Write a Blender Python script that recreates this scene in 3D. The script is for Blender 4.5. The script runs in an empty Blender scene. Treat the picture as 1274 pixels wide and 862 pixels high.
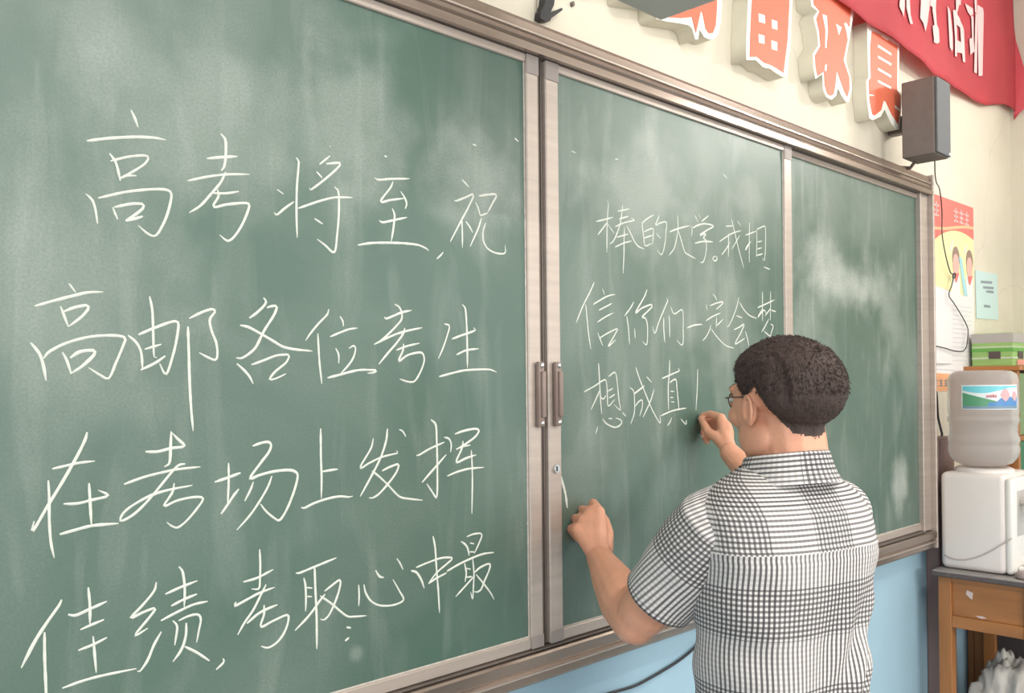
import bpy, bmesh, math, random
import numpy as np
from mathutils import Vector, Matrix, Euler, noise
from mathutils.bvhtree import BVHTree
random.seed(7)
scene = bpy.context.scene
col = scene.collection

# ------------------------------------------------------------------ camera
# world: x runs along the blackboard wall, y into it, z up, metres
cam_data = bpy.data.cameras.new('camera')
cam_data.sensor_width = 36.0
cam_data.lens = 36.0*1130/1274
cam_data.shift_y = (472.1-431)/1274
cam_data.clip_start = 0.05
cam = bpy.data.objects.new('camera', cam_data); col.objects.link(cam)
R_ = Vector((0.7137558, -0.7003286, -0.0096182)); U_ = Vector((0.0026418, -0.0110405, 0.9999356)); F_ = Vector((0.7003897, 0.7137352, 0.0060301))
m = Matrix((R_, U_, -F_)).transposed().to_4x4()
m.translation = Vector((0, -1.32, 1.58))
cam.matrix_world = m
scene.camera = cam

# ------------------------------------------------------------------ world and light
XL, XR, YB, YF, ZC = -3.2, 4.583, -7.0, 0.05, 3.45
world = bpy.data.worlds.new('world'); scene.world = world
world.use_nodes = True
world.node_tree.nodes['Background'].inputs[0].default_value = (0.80, 0.88, 1.0, 1)
world.node_tree.nodes['Background'].inputs[1].default_value = 1.0

def area(name, loc, target, sx, sy, power, color):
    d = bpy.data.lights.new(name, 'AREA'); d.shape = 'RECTANGLE'; d.size = sx; d.size_y = sy
    d.energy = power; d.color = color
    o = bpy.data.objects.new(name, d); col.objects.link(o)
    o.location = loc
    o.rotation_euler = (Vector(target)-Vector(loc)).to_track_quat('-Z', 'Y').to_euler()
    return o
# daylight through the windows of the left wall, the back wall and the right wall
area('daylight_left', (XL+0.10, -3.3, 1.95), (XL+2, -3.3, 1.95), 4.2, 1.5, 80, (0.92, 0.97, 1.0))
area('daylight_back', (0.8, YB+0.12, 2.30), (0.8, YB+2, 2.25), 3.4, 1.3, 150, (1.0, 0.97, 0.92))
area('daylight_right', (XR-0.10, -4.4, 2.0), (XR-2, -4.4, 2.0), 2.6, 1.5, 60, (1.0, 0.98, 0.94))

scene.view_settings.view_transform = 'Standard'
scene.view_settings.look = 'None'
scene.view_settings.gamma = 1
scene.view_settings.use_curve_mapping = False
scene.view_settings.exposure = 0.02

# ------------------------------------------------------------------ helpers
def link(o, parent=None):
    col.objects.link(o)
    if parent is not None: o.parent = parent
    return o
def tag(o, label=None, cat=None, group=None, kind=None):
    if label: o['label'] = label
    if cat: o['category'] = cat
    if group: o['group'] = group
    if kind: o['kind'] = kind
    return o
def empty(name, loc=(0,0,0), rz=0):
    o = bpy.data.objects.new(name, None); o.location = loc; o.rotation_euler = (0,0,rz)
    o.empty_display_size = 0.05
    return link(o)
def obj(name, bm, mat, parent=None, smooth=False, angle=None):
    me = bpy.data.meshes.new(name)
    bmesh.ops.recalc_face_normals(bm, faces=bm.faces)
    bm.to_mesh(me); bm.free()
    mats = mat if isinstance(mat, (list, tuple)) else [mat]
    for x in mats: me.materials.append(x)
    if smooth:
        me.polygons.foreach_set('use_smooth', [True]*len(me.polygons))
        if angle:
            me.set_sharp_from_angle(angle=math.radians(angle))
    o = bpy.data.objects.new(name, me); link(o)
    if parent is not None:
        o.parent = parent
        o.matrix_parent_inverse = (Matrix.Translation(parent.location) @ parent.rotation_euler.to_matrix().to_4x4()).inverted() if parent.parent is None else parent_world(parent).inverted()
    return o
def local_matrix(o):
    return Matrix.LocRotScale(o.location, o.rotation_euler, o.scale)
def parent_world(o):
    w = local_matrix(o)
    if o.parent is not None:
        w = parent_world(o.parent) @ o.matrix_parent_inverse @ w
    return w
def bx(bm, x0, x1, y0, y1, z0, z1, bevel=0.0, seg=1, mi=0):
    r = bmesh.ops.create_cube(bm, size=1.0)
    vs = r['verts']
    for v in vs:
        v.co = Vector((x0+(v.co.x+.5)*(x1-x0), y0+(v.co.y+.5)*(y1-y0), z0+(v.co.z+.5)*(z1-z0)))
    fs = list({f for v in vs for f in v.link_faces})
    for f in fs: f.material_index = mi
    if bevel > 0:
        es = list({e for v in vs for e in v.link_edges})
        bmesh.ops.bevel(bm, geom=es, offset=bevel, segments=seg, affect='EDGES', profile=0.5)
    return bm
def BX(*a, **k): return bx(bmesh.new(), *a, **k)
def tube(bm, pts, r, seg=8, caps=True, mi=0):
    pts = [Vector(p) for p in pts]
    rs = r if isinstance(r, (list, tuple)) else [r]*len(pts)
    rings = []; up = None
    for i, p in enumerate(pts):
        t = (pts[min(i+1, len(pts)-1)]-pts[max(i-1, 0)]).normalized()
        if up is None:
            up = t.orthogonal().normalized()
        else:
            up = (up - t*up.dot(t)).normalized()
        b = t.cross(up)
        rings.append([bm.verts.new(p+(up*math.cos(a)+b*math.sin(a))*rs[i]) for a in [2*math.pi*k/seg for k in range(seg)]])
    for i in range(len(rings)-1):
        for k in range(seg):
            f = bm.faces.new((rings[i][k], rings[i][(k+1)%seg], rings[i+1][(k+1)%seg], rings[i+1][k])); f.material_index = mi
    if caps:
        for rg in (rings[0][::-1], rings[-1]):
            f = bm.faces.new(rg); f.material_index = mi
    return bm
def catmull(pts, n=5):
    if len(pts) < 3: return [tuple(p) for p in pts]
    P = [Vector(p) for p in pts]; P = [P[0]*2-P[1]]+P+[P[-1]*2-P[-2]]
    out = []
    for i in range(1, len(P)-2):
        a, b, c, d = P[i-1], P[i], P[i+1], P[i+2]
        # slackened tangents keep sharp turns from overshooting
        t1 = (c-a)*0.5; t2 = (d-b)*0.5
        L = (c-b).length
        if t1.length > L: t1 = t1*(L/t1.length)
        if t2.length > L: t2 = t2*(L/t2.length)
        for k in range(n):
            t = k/n; t_2 = t*t; t3 = t_2*t
            out.append(tuple(b*(2*t3-3*t_2+1)+t1*(t3-2*t_2+t)+c*(-2*t3+3*t_2)+t2*(t3-t_2)))
    out.append(tuple(P[-2]))
    return out
def lathe(bm, prof, cx, cy, seg=40, mi=0):
    rings = []
    for r, z in prof:
        if r < 1e-5: rings.append([bm.verts.new((cx, cy, z))])
        else: rings.append([bm.verts.new((cx+r*math.cos(2*math.pi*k/seg), cy+r*math.sin(2*math.pi*k/seg), z)) for k in range(seg)])
    for a, b in zip(rings, rings[1:]):
        for k in range(seg):
            k2 = (k+1) % seg
            vs = [a[k % len(a)], a[k2 % len(a)], b[k2 % len(b)], b[k % len(b)]]
            u = []
            for v in vs:
                if v not in u: u.append(v)
            if len(u) > 2:
                f = bm.faces.new(u); f.material_index = mi
    return bm
def poly_curve(name, loops, depth, y, mat, parent=None, bevel=0.0, smooth_n=0):
    """prism from closed outlines in the x-z plane (holes allowed); front at y, thickness depth towards the wall"""
    cu = bpy.data.curves.new(name+'_outline', 'CURVE'); cu.dimensions = '2D'; cu.fill_mode = 'BOTH'
    cu.extrude = depth/2; cu.bevel_depth = bevel
    for lp in loops:
        s = cu.splines.new('POLY'); s.points.add(len(lp)-1)
        for p, q in zip(s.points, lp): p.co = (q[0], q[1], 0, 1)
        s.use_cyclic_u = True
    tmp = bpy.data.objects.new(name+'_tmp', cu); col.objects.link(tmp)
    bpy.context.view_layer.update()
    me = bpy.data.meshes.new_from_object(tmp.evaluated_get(bpy.context.evaluated_depsgraph_get()))
    bpy.data.objects.remove(tmp); bpy.data.curves.remove(cu)
    for v in me.vertices:
        x, z, h = v.co
        v.co = (x, y+depth/2-h, z)
    bm = bmesh.new(); bm.from_mesh(me); bpy.data.meshes.remove(me)
    return obj(name, bm, mat, parent)

# ---- materials
def mat(name, color, rough=0.6, metal=0.0, noise_amt=0.0, noise_scale=8.0, bump=0.0, bump_scale=60.0, spec=0.5, color2=None, stretch=None, coat=0.0, detail=4.0):
    m = bpy.data.materials.new(name); m.use_nodes = True
    nt = m.node_tree; b = nt.nodes['Principled BSDF']
    b.inputs['Base Color'].default_value = (*color, 1); b.inputs['Roughness'].default_value = rough
    b.inputs['Metallic'].default_value = metal; b.inputs['Specular IOR Level'].default_value = spec
    b.inputs['Coat Weight'].default_value = coat
    tc = nt.nodes.new('ShaderNodeTexCoord'); mp = nt.nodes.new('ShaderNodeMapping')
    nt.links.new(tc.outputs['Object'], mp.inputs[0])
    if stretch: mp.inputs['Scale'].default_value = stretch
    n = nt.nodes.new('ShaderNodeTexNoise'); n.inputs['Scale'].default_value = noise_scale; n.inputs['Detail'].default_value = detail
    nt.links.new(mp.outputs[0], n.inputs['Vector'])
    c2 = color2 if color2 else tuple(c*(1-noise_amt) for c in color)
    rp = nt.nodes.new('ShaderNodeValToRGB')
    rp.color_ramp.elements[0].position = 0.3; rp.color_ramp.elements[1].position = 0.7
    rp.color_ramp.elements[0].color = (*c2, 1); rp.color_ramp.elements[1].color = (*color, 1)
    nt.links.new(n.outputs['Fac'], rp.inputs[0]); nt.links.new(rp.outputs[0], b.inputs['Base Color'])
    if bump > 0:
        n2 = nt.nodes.new('ShaderNodeTexNoise'); n2.inputs['Scale'].default_value = bump_scale; n2.inputs['Detail'].default_value = 5
        nt.links.new(mp.outputs[0], n2.inputs['Vector'])
        bp = nt.nodes.new('ShaderNodeBump'); bp.inputs['Strength'].default_value = bump; bp.inputs['Distance'].default_value = 0.01
        nt.links.new(n2.outputs['Fac'], bp.inputs['Height']); nt.links.new(bp.outputs[0], b.inputs['Normal'])
    return m

def wall_mat(name, cream, blue, zline):
    m = bpy.data.materials.new(name); m.use_nodes = True
    nt = m.node_tree; N = nt.nodes; L = nt.links; b = N['Principled BSDF']
    b.inputs['Roughness'].default_value = 0.75
    tc = N.new('ShaderNodeTexCoord'); sp = N.new('ShaderNodeSeparateXYZ'); L.new(tc.outputs['Object'], sp.inputs[0])
    n = N.new('ShaderNodeTexNoise'); n.inputs['Scale'].default_value = 2.2; n.inputs['Detail'].default_value = 6; L.new(tc.outputs['Object'], n.inputs['Vector'])
    r = N.new('ShaderNodeValToRGB'); r.color_ramp.elements[0].color = (*[c*.86 for c in cream], 1); r.color_ramp.elements[1].color = (*cream, 1)
    r.color_ramp.elements[0].position = .3; r.color_ramp.elements[1].position = .65
    L.new(n.outputs['Fac'], r.inputs[0])
    r2 = N.new('ShaderNodeValToRGB'); r2.color_ramp.elements[0].color = (*[c*.85 for c in blue], 1); r2.color_ramp.elements[1].color = (*blue, 1)
    L.new(n.outputs['Fac'], r2.inputs[0])
    # hairline cracks in the paint
    vo = N.new('ShaderNodeTexVoronoi'); vo.feature = 'DISTANCE_TO_EDGE'; vo.inputs['Scale'].default_value = 1.1
    nz = N.new('ShaderNodeTexNoise'); nz.inputs['Scale'].default_value = 3; L.new(tc.outputs['Object'], nz.inputs['Vector'])
    mixv = N.new('ShaderNodeMix'); mixv.data_type = 'VECTOR'; mixv.inputs[0].default_value = .25
    L.new(tc.outputs['Object'], mixv.inputs[4]); L.new(nz.outputs['Color'], mixv.inputs[5]); L.new(mixv.outputs[1], vo.inputs['Vector'])
    ck = N.new('ShaderNodeMath'); ck.operation = 'LESS_THAN'; ck.inputs[1].default_value = 0.003; L.new(vo.outputs['Distance'], ck.inputs[0])
    ck2 = N.new('ShaderNodeMath'); ck2.operation = 'MULTIPLY'; ck2.inputs[1].default_value = 0.14; L.new(ck.outputs[0], ck2.inputs[0])
    mc = N.new('ShaderNodeMix'); mc.data_type = 'RGBA'; L.new(ck2.outputs[0], mc.inputs[0]); L.new(r.outputs[0], mc.inputs[6]); mc.inputs[7].default_value = (.35, .33, .28, 1)
    # dado line: paint below a height, edge slightly wavy
    wv = N.new('ShaderNodeMath'); wv.operation = 'MULTIPLY_ADD'; wv.inputs[1].default_value = .012; L.new(nz.outputs['Fac'], wv.inputs[0]); L.new(sp.outputs['Z'], wv.inputs[2])
    lt = N.new('ShaderNodeMath'); lt.operation = 'LESS_THAN'; lt.inputs[1].default_value = zline; L.new(wv.outputs[0], lt.inputs[0])
    mx = N.new('ShaderNodeMix'); mx.data_type = 'RGBA'; L.new(lt.outputs[0], mx.inputs[0]); L.new(mc.outputs[2], mx.inputs[6]); L.new(r2.outputs[0], mx.inputs[7])
    L.new(mx.outputs[2], b.inputs['Base Color'])
    bp = N.new('ShaderNodeBump'); bp.inputs['Strength'].default_value = .25; bp.inputs['Distance'].default_value = .004
    n3 = N.new('ShaderNodeTexNoise'); n3.inputs['Scale'].default_value = 35; n3.inputs['Detail'].default_value = 5; L.new(tc.outputs['Object'], n3.inputs['Vector'])
    L.new(n3.outputs['Fac'], bp.inputs['Height']); L.new(bp.outputs[0], b.inputs['Normal'])
    return m

def board_mat(name, seed, dust=1.0, smears=()):
    """green writing surface with wiped chalk dust"""
    m = bpy.data.materials.new(name); m.use_nodes = True
    nt = m.node_tree; N = nt.nodes; L = nt.links; b = N['Principled BSDF']
    tc = N.new('ShaderNodeTexCoord'); mp = N.new('ShaderNodeMapping'); L.new(tc.outputs['Object'], mp.inputs[0]); mp.inputs['Location'].default_value = (seed, 0, seed*.7)
    base = N.new('ShaderNodeValToRGB'); base.color_ramp.elements[0].color = (0.030, 0.085, 0.060, 1); base.color_ramp.elements[1].color = (0.045, 0.110, 0.080, 1)
    n0 = N.new('ShaderNodeTexNoise'); n0.inputs['Scale'].default_value = 3; n0.inputs['Detail'].default_value = 5; L.new(mp.outputs[0], n0.inputs['Vector']); L.new(n0.outputs['Fac'], base.inputs[0])
    # broad dust clouds
    n1 = N.new('ShaderNodeTexNoise'); n1.inputs['Scale'].default_value = 1.6; n1.inputs['Detail'].default_value = 7; n1.inputs['Distortion'].default_value = 1.2; L.new(mp.outputs[0], n1.inputs['Vector'])
    r1 = N.new('ShaderNodeMapRange'); r1.inputs[1].default_value = .38; r1.inputs[2].default_value = .75; r1.inputs[3].default_value = 0.035*dust; r1.inputs[4].default_value = .20*dust; L.new(n1.outputs['Fac'], r1.inputs[0])
    # wipe streaks, vertical-ish
    mp2 = N.new('ShaderNodeMapping'); mp2.inputs['Scale'].default_value = (6, 1, 1.1); mp2.inputs['Rotation'].default_value = (0, .25, 0); mp2.inputs['Location'].default_value = (seed*3, 0, 1); L.new(tc.outputs['Object'], mp2.inputs[0])
    n2 = N.new('ShaderNodeTexNoise'); n2.inputs['Scale'].default_value = 2.4; n2.inputs['Detail'].default_value = 6; n2.inputs['Distortion'].default_value = .8; L.new(mp2.outputs[0], n2.inputs['Vector'])
    r2 = N.new('ShaderNodeMapRange'); r2.inputs[1].default_value = .52; r2.inputs[2].default_value = .8; r2.inputs[3].default_value = 0; r2.inputs[4].default_value = .17*dust; L.new(n2.outputs['Fac'], r2.inputs[0])
    fine = N.new('ShaderNodeTexNoise'); fine.inputs['Scale'].default_value = 260; fine.inputs['Detail'].default_value = 2; L.new(mp.outputs[0], fine.inputs['Vector'])
    ad = N.new('ShaderNodeMath'); ad.operation = 'ADD'; L.new(r1.outputs[0], ad.inputs[0]); L.new(r2.outputs[0], ad.inputs[1])
    last = ad.outputs[0]
    for (sx, sz, rx, rz, amt) in smears:      # hand-sized wiped patches of chalk
        m3 = N.new('ShaderNodeMapping'); m3.vector_type = 'POINT'
        m3.inputs['Location'].default_value = (-sx/rx, 0, -sz/rz); m3.inputs['Scale'].default_value = (1/rx, 0, 1/rz)
        L.new(tc.outputs['Object'], m3.inputs[0])
        wn = N.new('ShaderNodeMix'); wn.data_type = 'VECTOR'; wn.inputs[0].default_value = .45
        nn = N.new('ShaderNodeTexNoise'); nn.inputs['Scale'].default_value = 9; nn.inputs['Detail'].default_value = 6; L.new(mp.outputs[0], nn.inputs['Vector'])
        sb = N.new('ShaderNodeVectorMath'); sb.operation = 'SUBTRACT'; sb.inputs[1].default_value = (.5, .5, .5); L.new(nn.outputs['Color'], sb.inputs[0])
        sc = N.new('ShaderNodeVectorMath'); sc.operation = 'MULTIPLY_ADD'; sc.inputs[1].default_value = (1.6, 0, 1.6); L.new(sb.outputs[0], sc.inputs[0]); L.new(m3.outputs[0], sc.inputs[2])
        ln = N.new('ShaderNodeVectorMath'); ln.operation = 'LENGTH'; L.new(sc.outputs[0], ln.inputs[0])
        mr = N.new('ShaderNodeMapRange'); mr.interpolation_type = 'SMOOTHSTEP'; mr.inputs[1].default_value = 1.0; mr.inputs[2].default_value = .15; mr.inputs[3].default_value = 0; mr.inputs[4].default_value = amt
        L.new(ln.outputs['Value'], mr.inputs[0])
        a2 = N.new('ShaderNodeMath'); a2.operation = 'ADD'; L.new(last, a2.inputs[0]); L.new(mr.outputs[0], a2.inputs[1]); last = a2.outputs[0]
    mf = N.new('ShaderNodeMath'); mf.operation = 'MULTIPLY'; L.new(last, mf.inputs[0])
    fr = N.new('ShaderNodeMapRange'); fr.inputs[1].default_value = .3; fr.inputs[2].default_value = .7; fr.inputs[3].default_value = .75; fr.inputs[4].default_value = 1.2; L.new(fine.outputs['Fac'], fr.inputs[0]); L.new(fr.outputs[0], mf.inputs[1])
    mx = N.new('ShaderNodeMix'); mx.data_type = 'RGBA'; L.new(mf.outputs[0], mx.inputs[0]); L.new(base.outputs[0], mx.inputs[6]); mx.inputs[7].default_value = (.62, .64, .60, 1)
    L.new(mx.outputs[2], b.inputs['Base Color'])
    b.inputs['Roughness'].default_value = 0.42; b.inputs['Specular IOR Level'].default_value = 0.7
    return m

M = {}
M['cream'] = wall_mat('cream_wall_paint', (.78, .72, .60), (.40, .60, .74), 1.10)
M['ceiling'] = mat('white_ceiling_paint', (.82, .81, .77), .8)
M['floor'] = mat('speckled_terrazzo', (.34, .33, .31), .4, noise_amt=.35, noise_scale=60)
M['alu'] = mat('champagne_aluminium', (.52, .44, .39), .42, .35, .15, 5, stretch=(.6, 1, 12))
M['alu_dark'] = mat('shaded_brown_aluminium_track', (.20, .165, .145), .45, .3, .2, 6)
M['alu_rail'] = mat('brushed_bronze_aluminium', (.38, .305, .26), .24, .7, .2, 4, stretch=(.4, 6, 20))
M['alu_line'] = mat('polished_aluminium_lip', (.62, .54, .48), .28, .6, .1, 5)
M['residue'] = mat('chalky_pale_gasket', (.66, .60, .55), .8, 0, .3, 60)
M['corner'] = mat('mauve_grey_corner_and_shade', (.33, .28, .265), .5, 0, .1, 20)  # bottom corner blocks, and the shade painted at the stile tops
M['steel'] = mat('chrome_screw', (.8, .8, .8), .2, 1)
M['handle'] = mat('brown_plastic_handle', (.27, .20, .175), .4, 0, .15, 20)
M['chalk'] = mat('white_chalk', (.72, .74, .68), .95, 0, .12, 400)
M['foam'] = mat('cream_foam_edge', (.80, .76, .64), .8, 0, .06, 15)
M['foam_white'] = mat('white_foam_rim', (.93, .92, .84), .75)
M['orange'] = mat('orange_red_foil', (.80, .17, .09), .55, 0, .05, 8)
M['banner'] = mat('red_banner_cloth', (.82, .14, .17), .7, 0, .10, 3, bump=.15, bump_scale=12)
M['banner_letter'] = mat('pale_pink_print', (.86, .55, .55), .7)
M['speaker'] = mat('dark_brown_grey_cabinet', (.20, .165, .15), .6, 0, .12, 40, bump=.2, bump_scale=300)
M['grille'] = mat('slate_speaker_grille', (.135, .14, .15), .7, 0, .2, 300)
M['black'] = mat('black_cable', (.025, .025, .03), .5)
M['grey_box'] = mat('grey_plastic_housing', (.72, .70, .66), .55, 0, .05, 6)
M['wood'] = mat('orange_varnished_wood', (.46, .18, .05), .42, 0, .3, 3.5, stretch=(6, 6, .7), coat=.2)
M['wood_h'] = mat('orange_varnished_wood_rail', (.46, .18, .05), .42, 0, .3, 3.5, stretch=(6, .8, 6), coat=.2)
M['edge'] = mat('worn_dark_table_edge', (.13, .105, .105), .5, 0, .3, 40)
M['top'] = mat('grey_laminate', (.36, .33, .32), .5, 0, .15, 20)
M['dispenser'] = mat('cream_white_plastic', (.84, .77, .74), .38, 0, .04, 6)
M['dispenser_front'] = mat('glossy_white_plastic', (.88, .84, .80), .3)
M['nickel'] = mat('dull_tap_plastic', (.50, .46, .42), .3, .2)
M['blue_knob'] = mat('blue_tap_lever', (.05, .25, .65), .35)
M['green_paint'] = mat('green_painted_panel', (.03, .22, .115), .45, 0, .2, 5)
M['green_pale'] = mat('pale_green_painted_panel', (.22, .34, .17), .5, 0, .2, 5)
M['duct'] = mat('mauve_brown_cable_duct', (.27, .18, .17), .55, 0, .12, 10)
M['bag'] = mat('translucent_white_bag', (.62, .58, .54), .45, 0, .1, 20)
M['dark_panel'] = mat('dark_under_desk_shade', (.06, .045, .045), .6)  # near-black colour carries the shade under the desk
M['paper_cyan'] = mat('pale_cyan_paper', (.60, .76, .76), .8)
M['ink'] = mat('grey_ink', (.28, .34, .38), .9)
M['skin'] = None

# ------------------------------------------------------------------ the room
def struct(name, bm, m):
    o = obj(name, bm, m); o['kind'] = 'structure'; return o
struct('wall_front', BX(XL-.2, XR+.2, YF, YF+.2, 0, ZC), M['cream'])
# right wall with a window opening well behind the camera
def wall_with_hole(axis, pos, thick, a0, a1, h0, h1, z0, z1):
    bm = bmesh.new()
    for (u0, u1, w0, w1) in ((a0, h0, 0, ZC), (h1, a1, 0, ZC), (h0, h1, 0, z0), (h0, h1, z1, ZC)):
        if axis == 'x': bx(bm, pos, pos+thick, u0, u1, w0, w1)
        else: bx(bm, u0, u1, pos, pos+thick, w0, w1)
    return bm
struct('wall_right', wall_with_hole('x', XR, .2, YB, YF, -5.7, -3.1, 1.2, 2.8), M['cream'])
struct('wall_left', wall_with_hole('x', XL-.2, .2, YB, YF, -5.4, -1.2, 1.15, 2.75), M['cream'])
struct('wall_back', wall_with_hole('y', YB-.2, .2, XL-.2, XR+.2, -.9, 2.5, 1.6, 3.0), M['cream'])
struct('floor', BX(XL-.2, XR+.2, YB-.2, YF+.2, -.15, 0), M['floor'])
struct('ceiling', BX(XL-.2, XR+.2, YB-.2, YF+.2, ZC, ZC+.15), M['ceiling'])
def window_frame(n, axis, pos, h0, h1, z0, z1, bars):
    bm = bmesh.new(); t = .05
    segs = [(h0, h1, z0, z0+t), (h0, h1, z1-t, z1), (h0, h0+t, z0, z1), (h1-t, h1, z0, z1)]
    for k in range(1, bars):
        c = h0+(h1-h0)*k/bars; segs.append((c-t/2, c+t/2, z0, z1))
    for u0, u1, w0, w1 in segs:
        if axis == 'x': bx(bm, pos, pos+.06, u0, u1, w0, w1)
        else: bx(bm, u0, u1, pos, pos+.06, w0, w1)
    struct('window_%d' % n, bm, M['foam_white'])
window_frame(1, 'x', XL-.13, -5.4, -1.2, 1.15, 2.75, 4)
window_frame(2, 'y', YB-.13, -.9, 2.5, 1.6, 3.0, 3)
window_frame(3, 'x', XR+.07, -5.7, -3.1, 1.2, 2.8, 3)

# fluorescent battens: two under the ceiling, one added high right for the rail highlight
tube_m = bpy.data.materials.new('lit_fluorescent_tube'); tube_m.use_nodes = True
tb = tube_m.node_tree.nodes['Principled BSDF']; tb.inputs['Emission Color'].default_value = (1.0, .96, .90, 1); tb.inputs['Emission Strength'].default_value = 9.0
def batten(label, a, b, back):
    a, b, back = Vector(a), Vector(b), Vector(back)
    t = empty('tube_lamp', (a+b)/2+back*.06); tag(t, label, 'lamp')
    bm = bmesh.new(); tube(bm, [a+back*.045, b+back*.045], .028, 8); obj('lamp_body', bm, M['foam_white'], t)
    obj('lamp_tube', tube(bmesh.new(), [a, b], .014, 12), tube_m, t, True)
    L = (b-a).length
    lo = area('tube_light', (a+b)/2-back*.025, (a+b)/2-back*1.0, L*.96, .03, 38*L/1.2*(1.6 if L < 1 else 1), (1.0, .96, .90))
    lo.rotation_euler = (Matrix(((b-a).normalized(), back.cross((b-a).normalized()), back)).transposed()).to_euler()
batten('fluorescent tube lamp under the ceiling near the blackboard', (.6, -2.0, ZC-.08), (1.8, -2.0, ZC-.08), (0, 0, 1))
batten('fluorescent tube lamp under the ceiling in the middle of the room', (.6, -4.6, ZC-.08), (1.8, -4.6, ZC-.08), (0, 0, 1))
batten('added tube lamp high on the right wall making the rail highlight', (XR-.075, -1.05, 3.02), (XR-.075, -1.60, 3.02), (1, 0, 0))

# ------------------------------------------------------------------ blackboard frame
X0, X1 = -0.74, 3.466          # outer ends
fr = empty('blackboard_frame', (1.385, .05, .96))
tag(fr, 'long bronze aluminium frame of the sliding blackboard across the wall', 'blackboard frame')
# top rail profile (y, z): stepped bevels
def rail(name, prof, x0, x1, m, parent, smooth=False):
    bm = bmesh.new()
    a = [bm.verts.new((x0, y, z)) for y, z in prof]; b = [bm.verts.new((x1, y, z)) for y, z in prof]
    n = len(prof)
    for i in range(n):
        bm.faces.new((a[i], a[(i+1)%n], b[(i+1)%n], b[i]))
    bm.faces.new(a[::-1]); bm.faces.new(b)
    return obj(name, bm, m, parent)
rail('top_rail', [(.05, 2.340), (-.002, 2.339), (-.012, 2.334), (-.016, 2.326), (-.014, 2.312), (-.010, 2.309), (-.020, 2.300), (-.024, 2.290), (-.018, 2.284), (-.024, 2.282), (-.024, 2.266), (-.014, 2.266), (-.014, 2.274), (.05, 2.274)], X0, X1-.01, M['alu_rail'], fr)
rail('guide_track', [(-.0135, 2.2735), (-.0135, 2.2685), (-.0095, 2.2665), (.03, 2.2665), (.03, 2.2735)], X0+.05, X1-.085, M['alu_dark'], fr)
rail('highlight_lip', [(-.0142, 2.3105), (-.0185, 2.3095), (-.0185, 2.3065), (-.013, 2.3055)], X0, X1-.01, M['alu_line'], fr)
rail('bottom_rail', [(.05, .966), (-.014, .966), (-.018, .970), (-.018, .986), (-.022, .989), (-.022, .993), (-.018, .996), (-.024, 1.004), (-.024, 1.024), (-.020, 1.028), (.05, 1.030)], X0, X1-.01, M['alu_rail'], fr)
rail('ledge_lip', [(-.022, .9885), (-.0255, .9895), (-.0255, .9925), (-.022, .9935)], X0, X1-.01, M['alu_line'], fr)
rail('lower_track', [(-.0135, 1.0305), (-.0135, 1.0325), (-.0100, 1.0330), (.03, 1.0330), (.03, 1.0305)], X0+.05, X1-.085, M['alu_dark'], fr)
for s, (a, b) in enumerate(((X0, X0+.10), (3.3865, X1-.0115))):
    obj('side_stile', BX(a, b, -.006, .044, 1.031, 2.2735, .002), M['alu'], fr)
e = obj('end_cap', BX(X1-.011, X1, -.026, .0495, .964, 2.341, .003), M['alu'], fr); e['label'] = 'right end cap of the frame'
obj('end_cap', BX(X0-.012, X0, -.026, .0495, .964, 2.341, .003), M['alu'], fr)
obj('mounting_back', BX(X0+.01, X1-.02, .044, .0495, .98, 2.33), M['alu_dark'], fr)

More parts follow.
